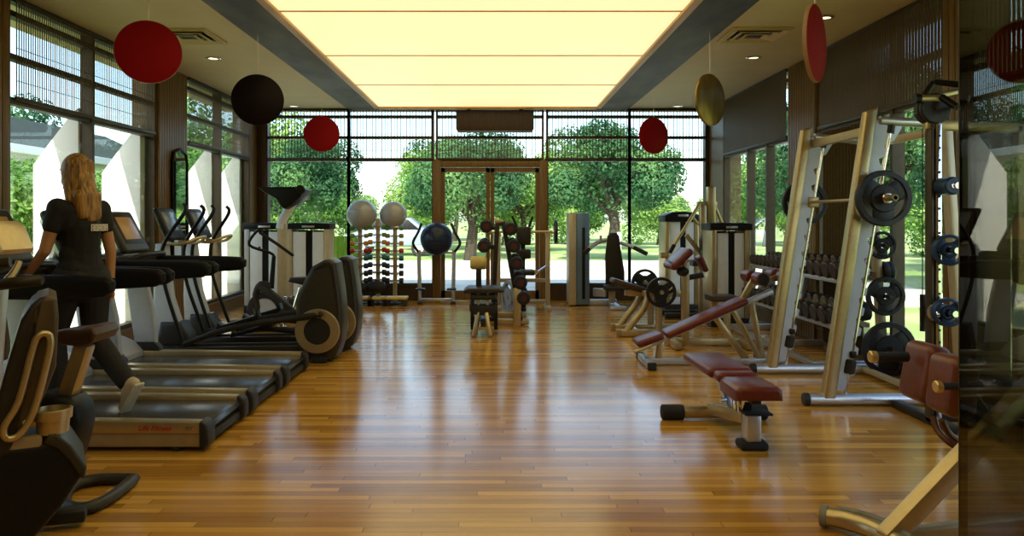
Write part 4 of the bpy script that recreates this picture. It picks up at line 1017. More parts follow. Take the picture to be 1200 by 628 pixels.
b.build('locks', hairm, hair)
# ------------------------------------------------------------------ helpers for the strength side
def pad_bar(b, a, c, w, h, bev=.03):
    return b.bar(a, c, w, h, bev=bev, seg=4)
def plate_parts(t, c, ax, r, th, m=iron, hole=.028, spokes=True):
    """weight plate as rim, web and hub with openings, axis ax"""
    ax = V(ax).normalized(); u, v, _ = frame_of(ax)
    b = MB(); b.ring(c, ax, r*.80, r, th); b.build('rim', m, t)
    b = MB(); b.ring(c, ax, hole, r*.50, th*.9); b.build('hub', m, t)
    b = MB()
    for k in range(3 if spokes else 5):
        a = k*2*PI/(3 if spokes else 5)+.5; d = u*math.cos(a)+v*math.sin(a)
        b.bar(c+d*r*.36, c+d*r*.86, r*.72 if spokes else r*.5, th*.5, side=d.cross(ax), bev=.004)
    b.build('web', m, t)
def plate(c, ax, r, th, lab, grp=None, m=iron):
    t = thing('weight_plate', lab, 'weight plate', (c.x, c.y, c.z-r), grp); plate_parts(t, V(c), ax, r, th, m); return t

# ------------------------------------------------------------------ adjustable bench in the foreground
t = thing('adjustable_bench', 'oxblood adjustable bench with segmented pad, lying flat nearest in the open floor', 'weight bench', (1.6, 5.1, 0))
zp = .44
b = MB(); b.bar((1.545, 5.62, zp-.015), (1.565, 4.99, zp-.015), .30, .065, bev=.028, seg=4); b.build('back_pad', oxblood, t)
b = MB(); b.bar((1.568, 4.985, zp-.02), (1.574, 4.86, zp-.02), .27, .065, bev=.028, seg=4); b.build('middle_pad', oxblood, t)
b = MB(); b.prism([(1.44, zp-.085), (1.445, zp-.02), (1.47, zp), (1.70, zp), (1.725, zp-.02), (1.73, zp-.085)], 4.50, 4.85, bev=.03, seg=4); b.build('seat_pad', oxblood, t)
b = MB(); b.bar((1.555, 5.5, zp-.06), (1.57, 4.9, zp-.06), .05, .03, bev=.006); b.bar((1.57, 4.86, zp-.1), (1.585, 4.56, zp-.1), .06, .03, bev=.006); b.build('pad_rail', darkp, t)
b = MB(); b.bar((1.62, 4.76, .05), (1.62, 4.76, .22), .095, .11, bev=.012); b.build('front_post', silver, t)
b = MB(); b.lim(1.535, 1.71, 4.69, 4.83, 0, .05, bev=.016); b.lim(1.56, 1.735, 4.69, 4.83, .22, .235, bev=.005); b.build('front_foot', rubber, t)
b = MB(); b.bar((1.60, 4.80, .19), (1.56, 5.42, .085), .07, .085, bev=.012); b.build('main_beam', champagne, t)
b = MB(); b.cyl((1.33, 5.44, .055), (1.85, 5.44, .055), .043, seg=16, bev=.006); b.build('rear_tube', champagne, t)
for x0, x1 in ((1.20, 1.36), (1.82, 1.96)):
    b = MB(); b.cyl((x0, 5.44, .055), (x1, 5.44, .055), .055, seg=18, bev=.008); b.build('rubber_cap', rubber, t)
b = MB(); b.bar((1.60, 4.82, .2), (1.585, 4.72, .345), .06, .05, bev=.008); b.bar((1.59, 4.95, .17), (1.575, 4.93, .36), .06, .05, bev=.008); b.prism([(1.555, .21), (1.625, .21), (1.61, .35), (1.55, .35)], 4.82, 4.93, bev=.006); b.build('seat_bracket', chrome, t)
b = MB(); b.bar((1.585, 5.05, .15), (1.56, 5.30, .38), .04, .035, bev=.006); b.tube([(1.53, 5.0, .25), (1.49, 4.98, .25)], .014, 8); b.build('adjuster_strut', silver, t)

# ------------------------------------------------------------------ decline bench with leg rollers
t = thing('decline_bench', 'long oxblood sloping decline bench with leg rollers at its raised end', 'weight bench', (2.0, 7.5, 0))
Yd = 7.5
a = W(778, 392, Yd); c = W(872, 351, Yd)
b = MB(); b.bar(a, c, .28, .065, bev=.028, seg=4); b.build('back_pad', oxblood, t)
b = MB(); b.bar(W(744, 402, Yd), W(775, 391.5, Yd), .28, .065, bev=.028, seg=4); b.build('head_pad', oxblood, t)
b = MB(); b.bar(W(752, 408, Yd), W(905, 341, Yd), .07, .05, bev=.01); b.build('pad_beam', lilac, t)
b = MB(); b.bar((1.47, Yd, .035), (2.72, Yd, .035), .07, .065, bev=.012)
b.build('base_beam', lilac, t)
for x in (1.50, 2.72):
    b = MB(); b.bar((x, Yd-.28, .035), (x, Yd+.28, .035), .07, .065, bev=.012); f = b.build('base_foot', lilac, t)
    b = MB(); b.bar((x, Yd-.32, .036), (x, Yd-.26, .036), .082, .072, bev=.012); b.bar((x, Yd+.26, .036), (x, Yd+.32, .036), .082, .072, bev=.012); b.build('foot_cap', rubber, f)
b = MB(); b.bar((1.62, Yd, .05), W(775, 398, Yd), .06, .06, bev=.01); b.bar((2.50, Yd, .05), W(838, 371, Yd), .06, .06, bev=.01); b.bar((2.64, Yd, .05), W(858, 362, Yd), .05, .05, bev=.008); b.bar((2.66, Yd, .06), W(880, 352, Yd), .05, .05, bev=.008); b.build('leg', champagne, t)
b = MB(); b.tube([W(744, 412, Yd-.10), W(764, 404, Yd-.10)], .016, 8); b.tube([W(744, 412, Yd+.10), W(764, 404, Yd+.10)], .016, 8); b.tube([W(744, 412, Yd-.10), W(744, 412, Yd+.10)], .016, 8); b.build('pull_handle', champagne, t)
for (px, py, n) in ((884, 325, 0), (913, 323, 1)):
    p = W(px, py, Yd)
    b = MB(); b.cyl(p+V((0, -.26, 0)), p+V((0, .26, 0)), .018, seg=10); k = b.build('roller_axle', chrome, t)
    for s in (-1, 1):
        b = MB(); b.cyl(p+V((0, .06*s, 0)), p+V((0, .25*s, 0)), .062, seg=20, bev=.012); b.build('roller', oxblood, k)
        b = MB(); b.cyl(p+V((0, .25*s, 0)), p+V((0, .262*s, 0)), .058, seg=20, bev=.004); b.build('roller_cap', rubber, k)
b = MB(); b.bar(W(866, 357, Yd), W(884, 325, Yd), .05, .05, bev=.008); b.bar(W(884, 333, Yd), W(913, 323, Yd), .05, .04, bev=.008); b.build('roller_arm', champagne, t)

# ------------------------------------------------------------------ plate loaded calf machine and preacher bench further back
Yp = 9.3
t = thing('plate_loaded_machine', 'champagne tube machine with brown thigh pad and two loaded plates, behind the sloping bench', 'strength machine', (1.95, Yp+.2, 0))
b = MB(); b.bar(W(716, 328, Yp+.25), W(758, 341, Yp+.25), .32, .07, bev=.03, seg=4); b.build('thigh_pad', brownv, t)
b = MB(); b.bar(W(735, 343, Yp+.25), W(800, 344, Yp+.25), .07, .08, bev=.012); b.bar(W(735, 340, Yp+.25), W(735, 346, Yp+.25), .06, .06); b.build('top_beam', champagne, t)
for y in (Yp, Yp+.5):
    b = MB(); b.tube([W(764, 346, Yp).xz.to_3d() if False else V((W(764, 0, Yp).x-.05, y, .52)), V((W(758, 0, Yp).x-.03, y, .36)), V((W(748, 0, Yp).x-.06, y, .18)), V((1.62, y, .06))], .042, 10, smooth=3); b.tube([V((2.02, y, .52)), V((2.02, y, .06))], .042, 10); b.build('leg', champagne, t)
    b = MB(); b.bar((1.52, y, .045), (2.35, y, .045), .08, .085, bev=.014); f = b.build('base_rail', champagne, t)
    b = MB(); b.bar((1.49, y, .045), (1.56, y, .045), .092, .092, bev=.016); b.build('foot_cap', tan, f)
b = MB(); b.bar((2.02, Yp-.05, .53), (2.02, Yp+.55, .53), .07, .07, bev=.01); b.bar((1.86, Yp-.02, .53), (1.86, Yp+.52, .53), .06, .06, bev=.01); b.bar((1.75, Yp, .05), (1.75, Yp+.5, .05), .06, .06, bev=.01); b.build('cross_member', champagne, t)
p1 = V((W(774, 0, Yp-.1).x, Yp-.12, .56)); b = MB(); b.cyl(p1+V((0, -.08, 0)), p1+V((0, .12, 0)), .024, seg=12); b.tube([p1+V((-.02, 0, .0)), p1+V((.10, -.02, .03)), p1+V((.16, -.02, .10))], .014, 8, smooth=3)
p2 = V((W(756, 0, Yp+.6).x, Yp+.62, .62)); b.cyl(p2+V((0, -.12, -.0)), p2+V((0, .08, 0)), .024, seg=12); b.build('plate_peg', champagne, t)
plate(p1+V((0, -.02, 0)), (0, 1, 0), .185, .045, 'black plate loaded on the near peg of the calf machine', 'plates on the calf machine')
plate(p2+V((0, .0, 0)), (0, 1, 0), .175, .045, 'black plate loaded on the far peg of the calf machine', 'plates on the calf machine')

Yq = 8.42
t = thing('preacher_bench', 'preacher curl bench with tilted oxblood arm pad on a champagne column', 'weight bench', (2.25, Yq+.2, 0))
b = MB(); b.bar(W(783, 314, Yq+.2), W(806, 292, Yq+.2), .46, .08, bev=.035, seg=4); b.build('arm_pad', oxblood, t)
b = MB(); b.bar(W(826, 318, Yq+.3), W(818, 300, Yq+.3), .22, .06, bev=.028, seg=4); b.build('chest_pad', oxblood, t)
b = MB(); b.tube([W(774, 299, Yq-.10), W(781, 299, Yq-.10)], .035, 10); b.tube([W(777, 299, Yq-.10), W(777, 300, Yq+.5)], .016, 8); b.build('bar_rest', champagne, t)
b = MB(); b.bar(W(803, 402, Yq+.2), W(803, 306, Yq+.2), .08, .09, bev=.014); b.build('column', champagne, t)
b = MB(); b.prism([(W(836, 0, Yq).x, .52), (W(836, 0, Yq).x, .58), (W(868, 0, Yq).x, .58), (W(868, 0, Yq).x, .52)], Yq+.02, Yq+.38, bev=.025, seg=3); b.build('seat_pad', brownv, t)
b = MB(); b.bar(W(852, 404, Yq+.2), W(852, 346, Yq+.2), .07, .07, bev=.01); b.build('seat_post', champagne, t)
b = MB(); b.bar((1.95, Yq+.2, .05), (2.85, Yq+.2, .05), .08, .08, bev=.012)
for x in (2.02, 2.82): b.bar((x, Yq-.12, .045), (x, Yq+.52, .045), .08, .08, bev=.014)
b.build('base_frame', champagne, t)
b = MB(); b.bar(W(802, 326, Yq+.2), W(824, 322, Yq+.2), .06, .06, bev=.01); b.ball(W(800, 318, Yq+.14), .07, (1, 1.3, .8)); b.build('adjust_bracket', darkp, t)

# ------------------------------------------------------------------ weight machines in the far right corner
tower('lat_tower', 'weight tower with rounded black top and pale shroud, in the far right corner', 780, 820, 248, 11.75, .5, champagne, white_panel, blackp, None, True)
tower('weight_tower', 'weight tower with flat black top and white shroud behind the roller bench', 834, 880, 261, 10.1, .45, champagne, white_panel, blackp, None, False)
Yg = 10.85
t = thing('pulldown_machine', 'champagne pulldown machine with a high diagonal lever arm, between the two weight towers', 'strength machine', (W(830, 0, Yg).x, Yg+.2, 0))
x1 = W(829, 0, Yg).x
b = MB(); b.bar((x1, Yg+.25, .05), (x1, Yg+.25, W(0, 240, Yg).z), .09, .11, bev=.014); b.bar((x1+.12, Yg+.25, W(0, 262, Yg).z), (x1+.12, Yg+.25, W(0, 218, Yg).z), .12, .14, bev=.014); b.build('mast', champagne, t)
b = MB(); b.bar(W(817, 239, Yg+.25), W(840, 239, Yg+.25), .07, .07, bev=.01); b.bar(W(836, 239, Yg+.25), W(846, 262, Yg+.25), .05, .05, bev=.008); b.build('top_arm', champagne, t)
b = MB(); b.tube([W(820, 239, Yg+.18), W(806, 262, Yg+.05), W(790, 287, Yg-.05)], .026, 10); b.tube([W(820, 239, Yg+.32), W(812, 255, Yg+.45), W(827, 268, Yg+.6)], .024, 10, smooth=3); b.build('lever_arm', champagne, t)
b = MB(); b.cyl(W(790, 287, Yg-.05), W(785, 296, Yg-.08), .03, seg=12); b.build('lever_grip', blackp, t)
b = MB(); b.prism([W(824, 300, Yg).xz[:], W(822, 282, Yg).xz[:], W(826, 273, Yg).xz[:], W(832, 274, Yg).xz[:], W(834, 300, Yg).xz[:]], Yg+.0, Yg+.18, bev=.03, seg=3); b.build('back_pad', blackv, t)
b = MB(); b.prism([W(812, 312, Yg).xz[:], W(812, 306, Yg).xz[:], W(836, 304, Yg).xz[:], W(838, 312, Yg).xz[:]], Yg-.02, Yg+.38, bev=.025, seg=3); b.build('seat_pad', blackv, t)
b = MB(); b.bar(W(804, 275, Yg+.2), W(830, 308, Yg+.2), .06, .06, bev=.01); b.bar(W(822, 312, Yg+.2), W(822, 374, Yg+.2), .08, .08, bev=.01); b.build('seat_frame', champagne, t)
b = MB(); b.bar((2.45, Yg+.05, .05), (3.3, Yg+.05, .05), .08, .08, bev=.012); b.bar((2.45, Yg+.45, .05), (3.3, Yg+.45, .05), .08, .08, bev=.012); b.bar((x1, Yg, .06), (x1, Yg+.5, .06), .08, .08, bev=.01); b.bar((W(822, 0, Yg+.2).x, Yg, .05), (W(822, 0, Yg+.2).x, Yg+.5, .05), .08, .08, bev=.01); b.build('base_frame', darkp, t)

# shoulder press with its tower, by the far glass
Yh = 12.5
t = thing('shoulder_press', 'shoulder press machine with dark upright seat and outstretched arms by the far glass', 'strength machine', (1.75, Yh, 0))
x0, x1 = W(667, 0, Yh).x, W(690, 0, Yh).x; zt = W(0, 249, Yh).z
b = MB(); b.lim(x0, x0+.12, Yh, Yh+.5, .02, zt, bev=.016); b.build('front_upright', beigepost, t)
b = MB(); b.lim(x0+.12, x1+.02, Yh+.04, Yh+.46, .02, zt-.005, bev=.02); b.build('tower_shroud', mat('reflected_blue_panel', (.13, .22, .36), .35, .2, .06, 8), t)  # the blue of a reflection is put into the shroud's base colour
b = MB(); b.lim(x0+.22, x0+.27, Yh+.03, Yh+.05, .12, zt-.25, bev=.004); b.build('tower_slot', blackp, t)
xs = W(718, 0, Yh).x
def q(px, py): p = W(px, py, Yh-.15); return (p.x, p.z)
b = MB(); b.prism([q(709, 332), q(708.5, 300), q(710, 287), q(711, 277), q(714, 272.5), q(722, 272.5), q(725, 277), q(726, 287), q(728, 300), q(731, 318), q(731, 330), q(727, 333)], Yh-.26, Yh-.16, bev=.04, seg=4); b.build('back_pad', blackv, t)
b = MB(); b.prism([q(706, 338), q(706, 333), q(732, 333), q(732, 338)], Yh-.62, Yh-.2, bev=.02, seg=3); b.build('seat_pad', blackv, t)
b = MB(); b.tube([W(712, 281, Yh-.08), W(700, 284, Yh-.1), W(685, 296, Yh-.3)], .036, 10, smooth=3); b.tube([W(724, 284, Yh-.08), W(738, 288, Yh-.15), W(757, 297, Yh-.35)], .03, 10, smooth=3); b.tube([W(704, 284, Yh-.1), W(704, 276, Yh-.1)], .02, 8); b.build('press_arm', lilac, t)
b = MB(); b.tube([W(743, 290, Yh-.24), W(758, 297.5, Yh-.37)], .035, 10); b.tube([W(690, 292, Yh-.25), W(684, 297, Yh-.33)], .038, 10); b.build('hand_grip', darkp, t)
b = MB(); b.bar(W(717, 352, Yh-.25), W(717, 336, Yh-.25), .1, .12, bev=.02); b.bar(W(717, 355, Yh-.25), W(717, 290, Yh-.0), .09, .08, bev=.014); b.build('seat_post', beigepost, t)
b = MB(); b.bar((x1, Yh+.2, .05), (xs+.1, Yh+.2, .05), .10, .10, bev=.016); b.bar((xs, Yh-.55, .035), (xs, Yh+.25, .035), .12, .07, bev=.016); b.bar((xs-.12, Yh-.5, .03), (xs+.14, Yh-.5, .03), .10, .06, bev=.016); b.bar((x1+.1, Yh+.2, .22), (xs-.1, Yh+.1, .22), .05, .14, bev=.01); b.build('base_frame', lilac, t)

# ------------------------------------------------------------------ dumbbell rack along the right wall with its dumbbells
t = thing('dumbbell_rack', 'long two-tier dumbbell rack along the right wall under the windows', 'dumbbell rack', (3.42, 8.6, 0))
y0, y1 = 7.13, 10.02
TI = [(.88, 3.52), (.44, 3.42)]
b = MB()
for (z, x) in TI:
    b.bar((x-.11, y0, z-.045), (x-.11, y1, z-.045), .05, .045, bev=.008); b.bar((x+.11, y0, z+.005), (x+.11, y1, z+.005), .05, .045, bev=.008)
b.build('shelf_rail', lilac, t)
for y in (y0+.15, (y0+y1)/2, y1-.15):
    b = MB(); b.bar((3.36, y, .08), (3.58, y, .93), .06, .07, bev=.01); b.bar((3.06, y, .04), (3.74, y, .04), .07, .075, bev=.012); b.bar((3.24, y, .41), (3.56, y, .45), .05, .05); b.bar((3.38, y, .83), (3.66, y, .88), .05, .05); b.build('end_frame', lilac, t)
b = MB(); b.bar((3.08, y0+.1, .05), (3.08, y1-.1, .05), .06, .06, bev=.01); b.build('front_tube', silver, t)
words = ['first', 'second', 'third', 'fourth', 'fifth', 'sixth', 'seventh', 'eighth', 'ninth', 'tenth', 'eleventh', 'twelfth', 'thirteenth', 'fourteenth', 'fifteenth', 'sixteenth', 'seventeenth', 'eighteenth', 'nineteenth', 'twentieth', 'twenty-first', 'twenty-second', 'twenty-third']
hm = mat('dark_bronze_rubber_head', (.04, .026, .018), .36, .1, .25, 30)
for ti, tier in enumerate(('upper', 'lower')):
    z, x = TI[ti]; y = y0+.05; i = 0
    while y < y1-.1 and i < len(words):
        k = i/22; r = (.092-.040*k) if ti == 0 else (.094-.026*k)
        c = V((x, y+r, z+r*.0+.0)); c.z = z-.015+r*.93+.02
        l = .36-.10*k if ti == 0 else .38-.06*k
        d = hand_weight(c, r, l, hm if ti == 0 or i % 3 else iron, '%s dumbbell from the near end on the %s tier of the wall rack' % (words[i], tier), 'dumbbells on the wall rack', V((1, 0, .19)).normalized())
        y += 2*r+.012; i += 1

# ------------------------------------------------------------------ Smith machine
t = thing('guided_bar_rack', 'tall silver guided-bar rack with leaning hooked uprights and slanted chrome rods', 'strength machine', (3.0, 6.45, 0))
hookm = mat('pale_blue_grey_paint', (.46, .49, .58), .4, .3, .05, 10)
YN, YFr = 5.85, 7.05
def up_x(z): return 2.62+(2.93-2.62)*(z/2.31)
for yy, nm in ((YN, 'near'), (YFr, 'far')):
    xb, xt, zt = 2.60, 2.93, 2.32
    b = MB(); b.prism([(xb-.065, .05), (xb+.035, .05), (xt+.035, zt), (xt-.065, zt-.035)], yy-.045, yy+.045, bev=.022, seg=3); u = b.build('upright', champagne, t)
    # pale hooked rack strip behind the upright
    pts = []; n = 13
    fx = lambda z: xb+.035+(xt-xb)*(z-.05)/(zt-.05)
    back = [(fx(.12), .12), (fx(2.2), 2.2)]
    teeth = [(fx(2.22)+.075, 2.22)]
    for i in range(n):
        z = 2.12-i*.155
        teeth += [(fx(z)+.115, z+.045), (fx(z)+.135, z+.03), (fx(z)+.125, z-.02), (fx(z)+.065, z-.045), (fx(z)+.07, z-.075)]
    teeth += [(fx(.12)+.06, .12)]
    poly = [(fx(.12)-.01, .12), (fx(2.2)-.01, 2.22)]+teeth
    b = MB(); b.prism(poly, yy-.012, yy+.012); b.build('hook_strip', hookm, u)
    b = MB(); b.tube([(2.42, yy, .05), (3.74, yy, .05)], .046, 14); r_ = b.build('base_tube', silver, t)
    b = MB(); b.cyl((2.395, yy, .05), (2.44, yy, .05), .05, seg=16, bev=.006); b.cyl((3.70, yy, .05), (3.76, yy, .05), .05, seg=16, bev=.006); b.build('tube_cap', darkp, r_)
    b = MB(); b.bar((3.64, yy, .07), (3.50, yy, 2.20), .07, .09, bev=.014, side=(1, 0, 0)); b.build('rear_leg', beigepost, t)
    b = MB(); b.tube([(2.99, yy, 2.22), (3.12, yy, 2.21), (3.30, yy, 2.20), (3.50, yy, 2.17)], .036, 12, smooth=3); b.build('top_tube', silver, t)
    b = MB(); b.prism([(2.97, 2.24), (3.15, 2.24), (3.16, 2.16), (3.10, 2.06), (2.98, 2.0), (2.93, 2.0)], yy-.008, yy+.008, bev=.003); b.build('gusset', hookm, t)
    gy = yy+(.0)
    b = MB(); b.cyl((2.72, gy, .09), (3.08, gy, 2.19), .016, seg=12); g = b.build('guide_rod', chrome, t)
    b = MB(); b.cyl((3.068, gy, 2.12), (3.078, gy, 2.18), .032, seg=14); b.cyl((2.745, gy, .25), (2.765, gy, .36), .045, seg=14, bev=.01); b.build('rod_bushing', darkp, g)
    b = MB(); b.box((2.775, gy, .40), (.05, .06, .05), bev=.006)
    b.build('stop_collar', blackp, t)
b = MB(); b.bar((2.99, YN, 2.16), (2.99, YFr, 2.16), .05, .075, bev=.012); b.bar((3.50, YN, 2.15), (3.50, YFr, 2.15), .05, .07, bev=.012); b.bar((3.45, YN, .05), (3.45, YFr, .05), .05, .05, bev=.01); b.build('cross_beam', beigepost, t)
xbz = 2.955; zb = 1.61
b = MB(); b.cyl((xbz, YN-.30, zb), (xbz, YFr+.34, zb), .015, seg=12); b.cyl((xbz, YN-.30, zb), (xbz, YN-.03, zb), .024, seg=14); b.cyl((xbz, YFr+.03, zb), (xbz, YFr+.34, zb), .024, seg=14)
for yy in (YN, YFr): b.box((xbz+.02, yy+.0, zb), (.10, .05, .10), bev=.01)
b.build('sliding_bar', champagne, t)
b = MB(); b.cyl((xbz, YN-.20, zb), (xbz, YN-.155, zb), .042, seg=16, bev=.006); b.build('bar_collar', chrome, t)
plate(V((xbz, YN-.125, zb)), (0, 1, 0), .215, .05, 'large black spoked plate on the near end of the guided bar', 'plates on the guided-bar rack', blueiron if False else iron)
plate(V((xbz, YFr+.14, zb)), (0, 1, 0), .215, .05, 'large black plate on the far end of the guided bar', 'plates on the guided-bar rack')
# storage pegs on the far rear leg with plates
for z, r, lab in ((1.21, .13, 'small black spoked plate stored high on the rear leg of the guided-bar rack'), (.255, .25, 'largest black plate stored low on the rear leg of the guided-bar rack'), (.74, .18, 'medium black plate stored mid-height on the rear leg of the guided-bar rack')):
    x = 3.64-.14*(z-.07)/2.13
    b = MB(); b.cyl((x, YFr-.02, z), (x, YFr-.22, z), .02, seg=12); b.build('storage_peg', chrome, t)
    plate(V((x-.0, YFr-.12, z)), (0, 1, 0), r, .045, lab, 'plates on the guided-bar rack')

x = 3.64-.14*(.956-.07)/2.13
b = MB(); b.cyl((x-.26, YFr, .956), (x+.12, YFr, .956), .02, seg=12); b.build('storage_peg', chrome, t)
for dx, lab in ((-.19, 'thick black plate on the inner end of the guided-bar rack\'s crosswise rear peg'), (.085, 'thick black plate on the window end of the guided-bar rack\'s crosswise rear peg')):
    tt = thing('weight_plate', lab, 'weight plate', (x+dx, YFr, .956-.10), 'plates on the guided-bar rack')
    b = MB(); b.lathe((x+dx-.05, YFr, .956), (1, 0, 0), [(.022, 0), (.085, 0), (.10, .015), (.10, .035), (.092, .045), (.092, .055), (.10, .065), (.10, .085), (.085, .10), (.022, .10), (.022, 0)], 28); b.build('rim', iron, tt)
    b = MB(); b.ring((x+dx, YFr, .956), (1, 0, 0), .021, .035, .112); b.build('hub', chrome, tt)

# ------------------------------------------------------------------ pull-up station with chrome post
Yk = 5.30; xk = W(1094, 0, Yk).x
t = thing('pull_up_station', 'slim chrome post station with multi-grip pull-up bars on top, at the smoked glass', 'strength machine', (xk, Yk, 0))
zt = W(0, 146, Yk).z
b = MB(); b.lim(xk-.040, xk-.018, Yk-.04, Yk+.04, .02, zt, bev=.006); b.build('rear_post', bronze, t)
b = MB(); b.lim(xk-.012, xk+.035, Yk-.05, Yk+.05, .02, zt+.01, bev=.014); b.build('post', chrome, t)
b = MB()
for i in range(22): b.cyl((xk+.012, Yk-.0495, .25+i*.085), (xk+.012, Yk-.053, .25+i*.085), .009, seg=10)
b.build('pin_hole_row', blackp, t)
b = MB(); b.bar((xk-.06, Yk, zt), (xk+.62, Yk, zt-.03), .06, .07, bev=.012); b.bar((xk+.60, Yk, zt), (xk+.60, Yk, .03), .06, .06, bev=.012); b.build('top_boom', champagne, t)
b = MB(); b.bar((xk-.0, Yk-.25, .03), (xk-.0, Yk+.5, .03), .08, .06, bev=.012); b.bar((xk+.60, Yk-.25, .03), (xk+.60, Yk+.5, .03), .08, .06, bev=.012); b.bar((xk, Yk+.1, .03), (xk+.6, Yk+.1, .03), .06, .06, bev=.012); b.build('base_frame', darkp, t)
c = W(1092, 128, Yk); b = MB(); b.lathe(c-V((0, .06, 0)), (0, 1, 0), [(0, 0), (.10, 0), (.108, .01), (.108, .03), (.095, .04), (.108, .05), (.108, .10), (.10, .11), (0, .11)], 28); d = b.build('pulley', iron, t)
b = MB(); b.cyl(c-V((0, .075, 0)), c-V((0, .055, 0)), .016, seg=12); b.build('pulley_bolt', mat('dull_red_badge', (.08, .012, .01), .5), d)
b = MB(); b.bar(c+V((0, 0, .0)), (xk+.01, Yk, zt), .05, .04); b.build('pulley_bracket', blackp, t)
b = MB(); b.tube([W(1076, 115.5, Yk-.05), W(1102, 115, Yk-.05)], .026, 12); b.tube([W(1090, 114, Yk-.03), W(1128, 106, Yk+.1)], .02, 10); b.build('yoke_tube', champagne, t)
b = MB(); b.tube([W(1083, 113, Yk-.03), W(1089, 103, Yk-.03), W(1094, 96.5, Yk-.03)], .02, 10, smooth=3); b.tube([W(1094, 96, Yk-.03), W(1133, 100, Yk-.10)], .022, 10); b.tube([W(1104, 114, Yk-.08), W(1122, 126, Yk-.2)], .024, 10); b.cyl(W(1072, 115.5, Yk-.05), W(1078, 115.5, Yk-.05), .034, seg=14); b.build('grip', blackp, t)
b = MB(); b.tube([W(1122, 126, Yk-.2), W(1130, 123, Yk-.1), W(1134, 114, Yk)], .016, 10, smooth=3); b.build('grip_bracket', chrome, t)
for (px, py, r, ln) in ((1113, 218, .065, .2), (1112, 293, .108, .12), (1110, 366, .10, .12)):
    c = W(px, py, Yk-.12); b = MB(); b.cyl((xk+.02, Yk, c.z), (c.x, Yk, c.z), .022, seg=10); b.cyl((c.x, Yk+.02, c.z), (c.x, Yk-.22, c.z), .022, seg=12); b.build('storage_peg', chrome, t)
c = W(1113, 218, Yk-.15); tt = thing('weight_plate', 'small solid dark blue plate, topmost on the chrome post', 'weight plate', (c.x, c.y, c.z-.062), 'blue plates on the chrome post')
b = MB(); b.lathe((c.x, Yk-.20, c.z), (0, 1, 0), [(.02, .0), (.05, 0), (.062, .012), (.062, .14), (.055, .15), (.02, .15)], 24); b.build('rim', blueiron, tt)
b = MB(); b.lathe((c.x, Yk-.206, c.z), (0, 1, 0), [(0, 0), (.016, 0), (.02, .004), (.02, .01), (0, .01)], 16); b.build('end_cap', chrome, tt)
c = W(1112, 293, Yk-.12); plate(V((c.x, Yk-.12, c.z)), (.25, 1, 0), .108, .07, 'spoked dark blue plate in the middle of the chrome post', 'blue plates on the chrome post', blueiron)
c = W(1110, 366, Yk-.12); plate(V((c.x, Yk-.12, c.z)), (.2, 1, 0), .10, .07, 'lowest spoked blue plate on the chrome post, beside a chrome sleeve', 'blue plates on the chrome post', blueiron)
p = W(1099, 366, Yk-.06); b = MB(); b.cyl((p.x-.055, Yk-.07, p.z), (p.x+.045, Yk-.07, p.z), .055, seg=20, bev=.008); b.build('chrome_sleeve', chrome, t)
b = MB(); b.tube([W(1081, 345, Yk-.04), W(1081, 388, Yk-.04)], .018, 8); b.tube([W(1081, 150, Yk-.04), W(1081, 345, Yk-.04)], .004, 6); b.build('cable', blackp, t)

# ------------------------------------------------------------------ hyperextension bench in the right foreground
t = thing('hyperextension_bench', 'hyperextension bench with two thick oxblood hip pads, closest on the right beside the smoked glass', 'weight bench', (2.1, 3.45, 0))
def hip(px, py, Y, w, hgt, dep, tilt):
    c = W(px, py, Y); b = MB(); b.box(c, (w, dep, hgt), rot=(0, R(tilt), 0), bev=.045, seg=5); return b.build('hip_pad', mat('brown_red_vinyl', (.14, .036, .015), .33, 0, .18, 26, .08), t), c
_, c1 = hip(1083, 436, 3.85, .125, .30, .25, 10)
_, c2 = hip(1116, 451, 3.40, .135, .27, .22, 6)
b = MB(); b.cyl(W(1021, 418, 3.85), W(1064, 418, 3.85), .026, seg=14, bev=.004); b.cyl(W(1098, 453, 3.27), W(1150, 451, 3.27), .016, seg=12); g = b.build('hand_grip', rubber, t)
b = MB(); b.cyl(W(1019, 418, 3.85), W(1027, 418, 3.85), .03, seg=14, bev=.004); b.cyl(W(1095.5, 453, 3.27), W(1103, 453, 3.27), .026, seg=14, bev=.004); b.build('grip_end', mat('brass_end_cap', (.75, .55, .22), .3, .8, .05), g)
b = MB(); b.bar(c1+V((.06, 0, 0)), c2+V((.10, 0, .02)), .05, .05, bev=.01); b.bar(c1+V((.08, -.2, -.02)), (2.36, 3.60, .50), .05, .05, bev=.01); b.build('pad_carrier', darkp, t)
b = MB(); b.tube([W(1094, 488, 3.75), W(1098, 503, 3.72), W(1112, 518, 3.66), W(1140, 536, 3.6)], .016, 9, smooth=4); b.tube([W(1104, 492, 3.6), W(1112, 508, 3.6), W(1128, 520, 3.6), W(1150, 532, 3.6)], .016, 9, smooth=4); b.build('curved_strut', mat('dark_brown_painted_tube', (.10, .035, .015), .35, .3), t)
b = MB(); b.bar((1.70, 3.28, .05), (2.72, 3.55, .86), .075, .09, bev=.014); b.build('slanted_beam', champagne, t)
p0 = W(970, 604, 3.52); b = MB(); b.tube([V((1.555, 3.53, .055)), V((1.62, 3.49, .055)), V((1.70, 3.38, .055)), V((1.735, 3.2, .055)), V((1.72, 3.0, .055))], .045, 14, smooth=5); f = b.build('front_foot', champagne, t)
b = MB(); b.tube([V((1.535, 3.545, .055)), V((1.56, 3.527, .055))], .05, 14); b.tube([V((1.60, 3.52, .085)), V((1.68, 3.45, .09)), V((1.745, 3.36, .085)), V((1.77, 3.2, .08))], .024, 8, smooth=4); b.build('foot_sleeve', mat('grey_green_foot_sleeve', (.20, .20, .17), .5, .1), f)
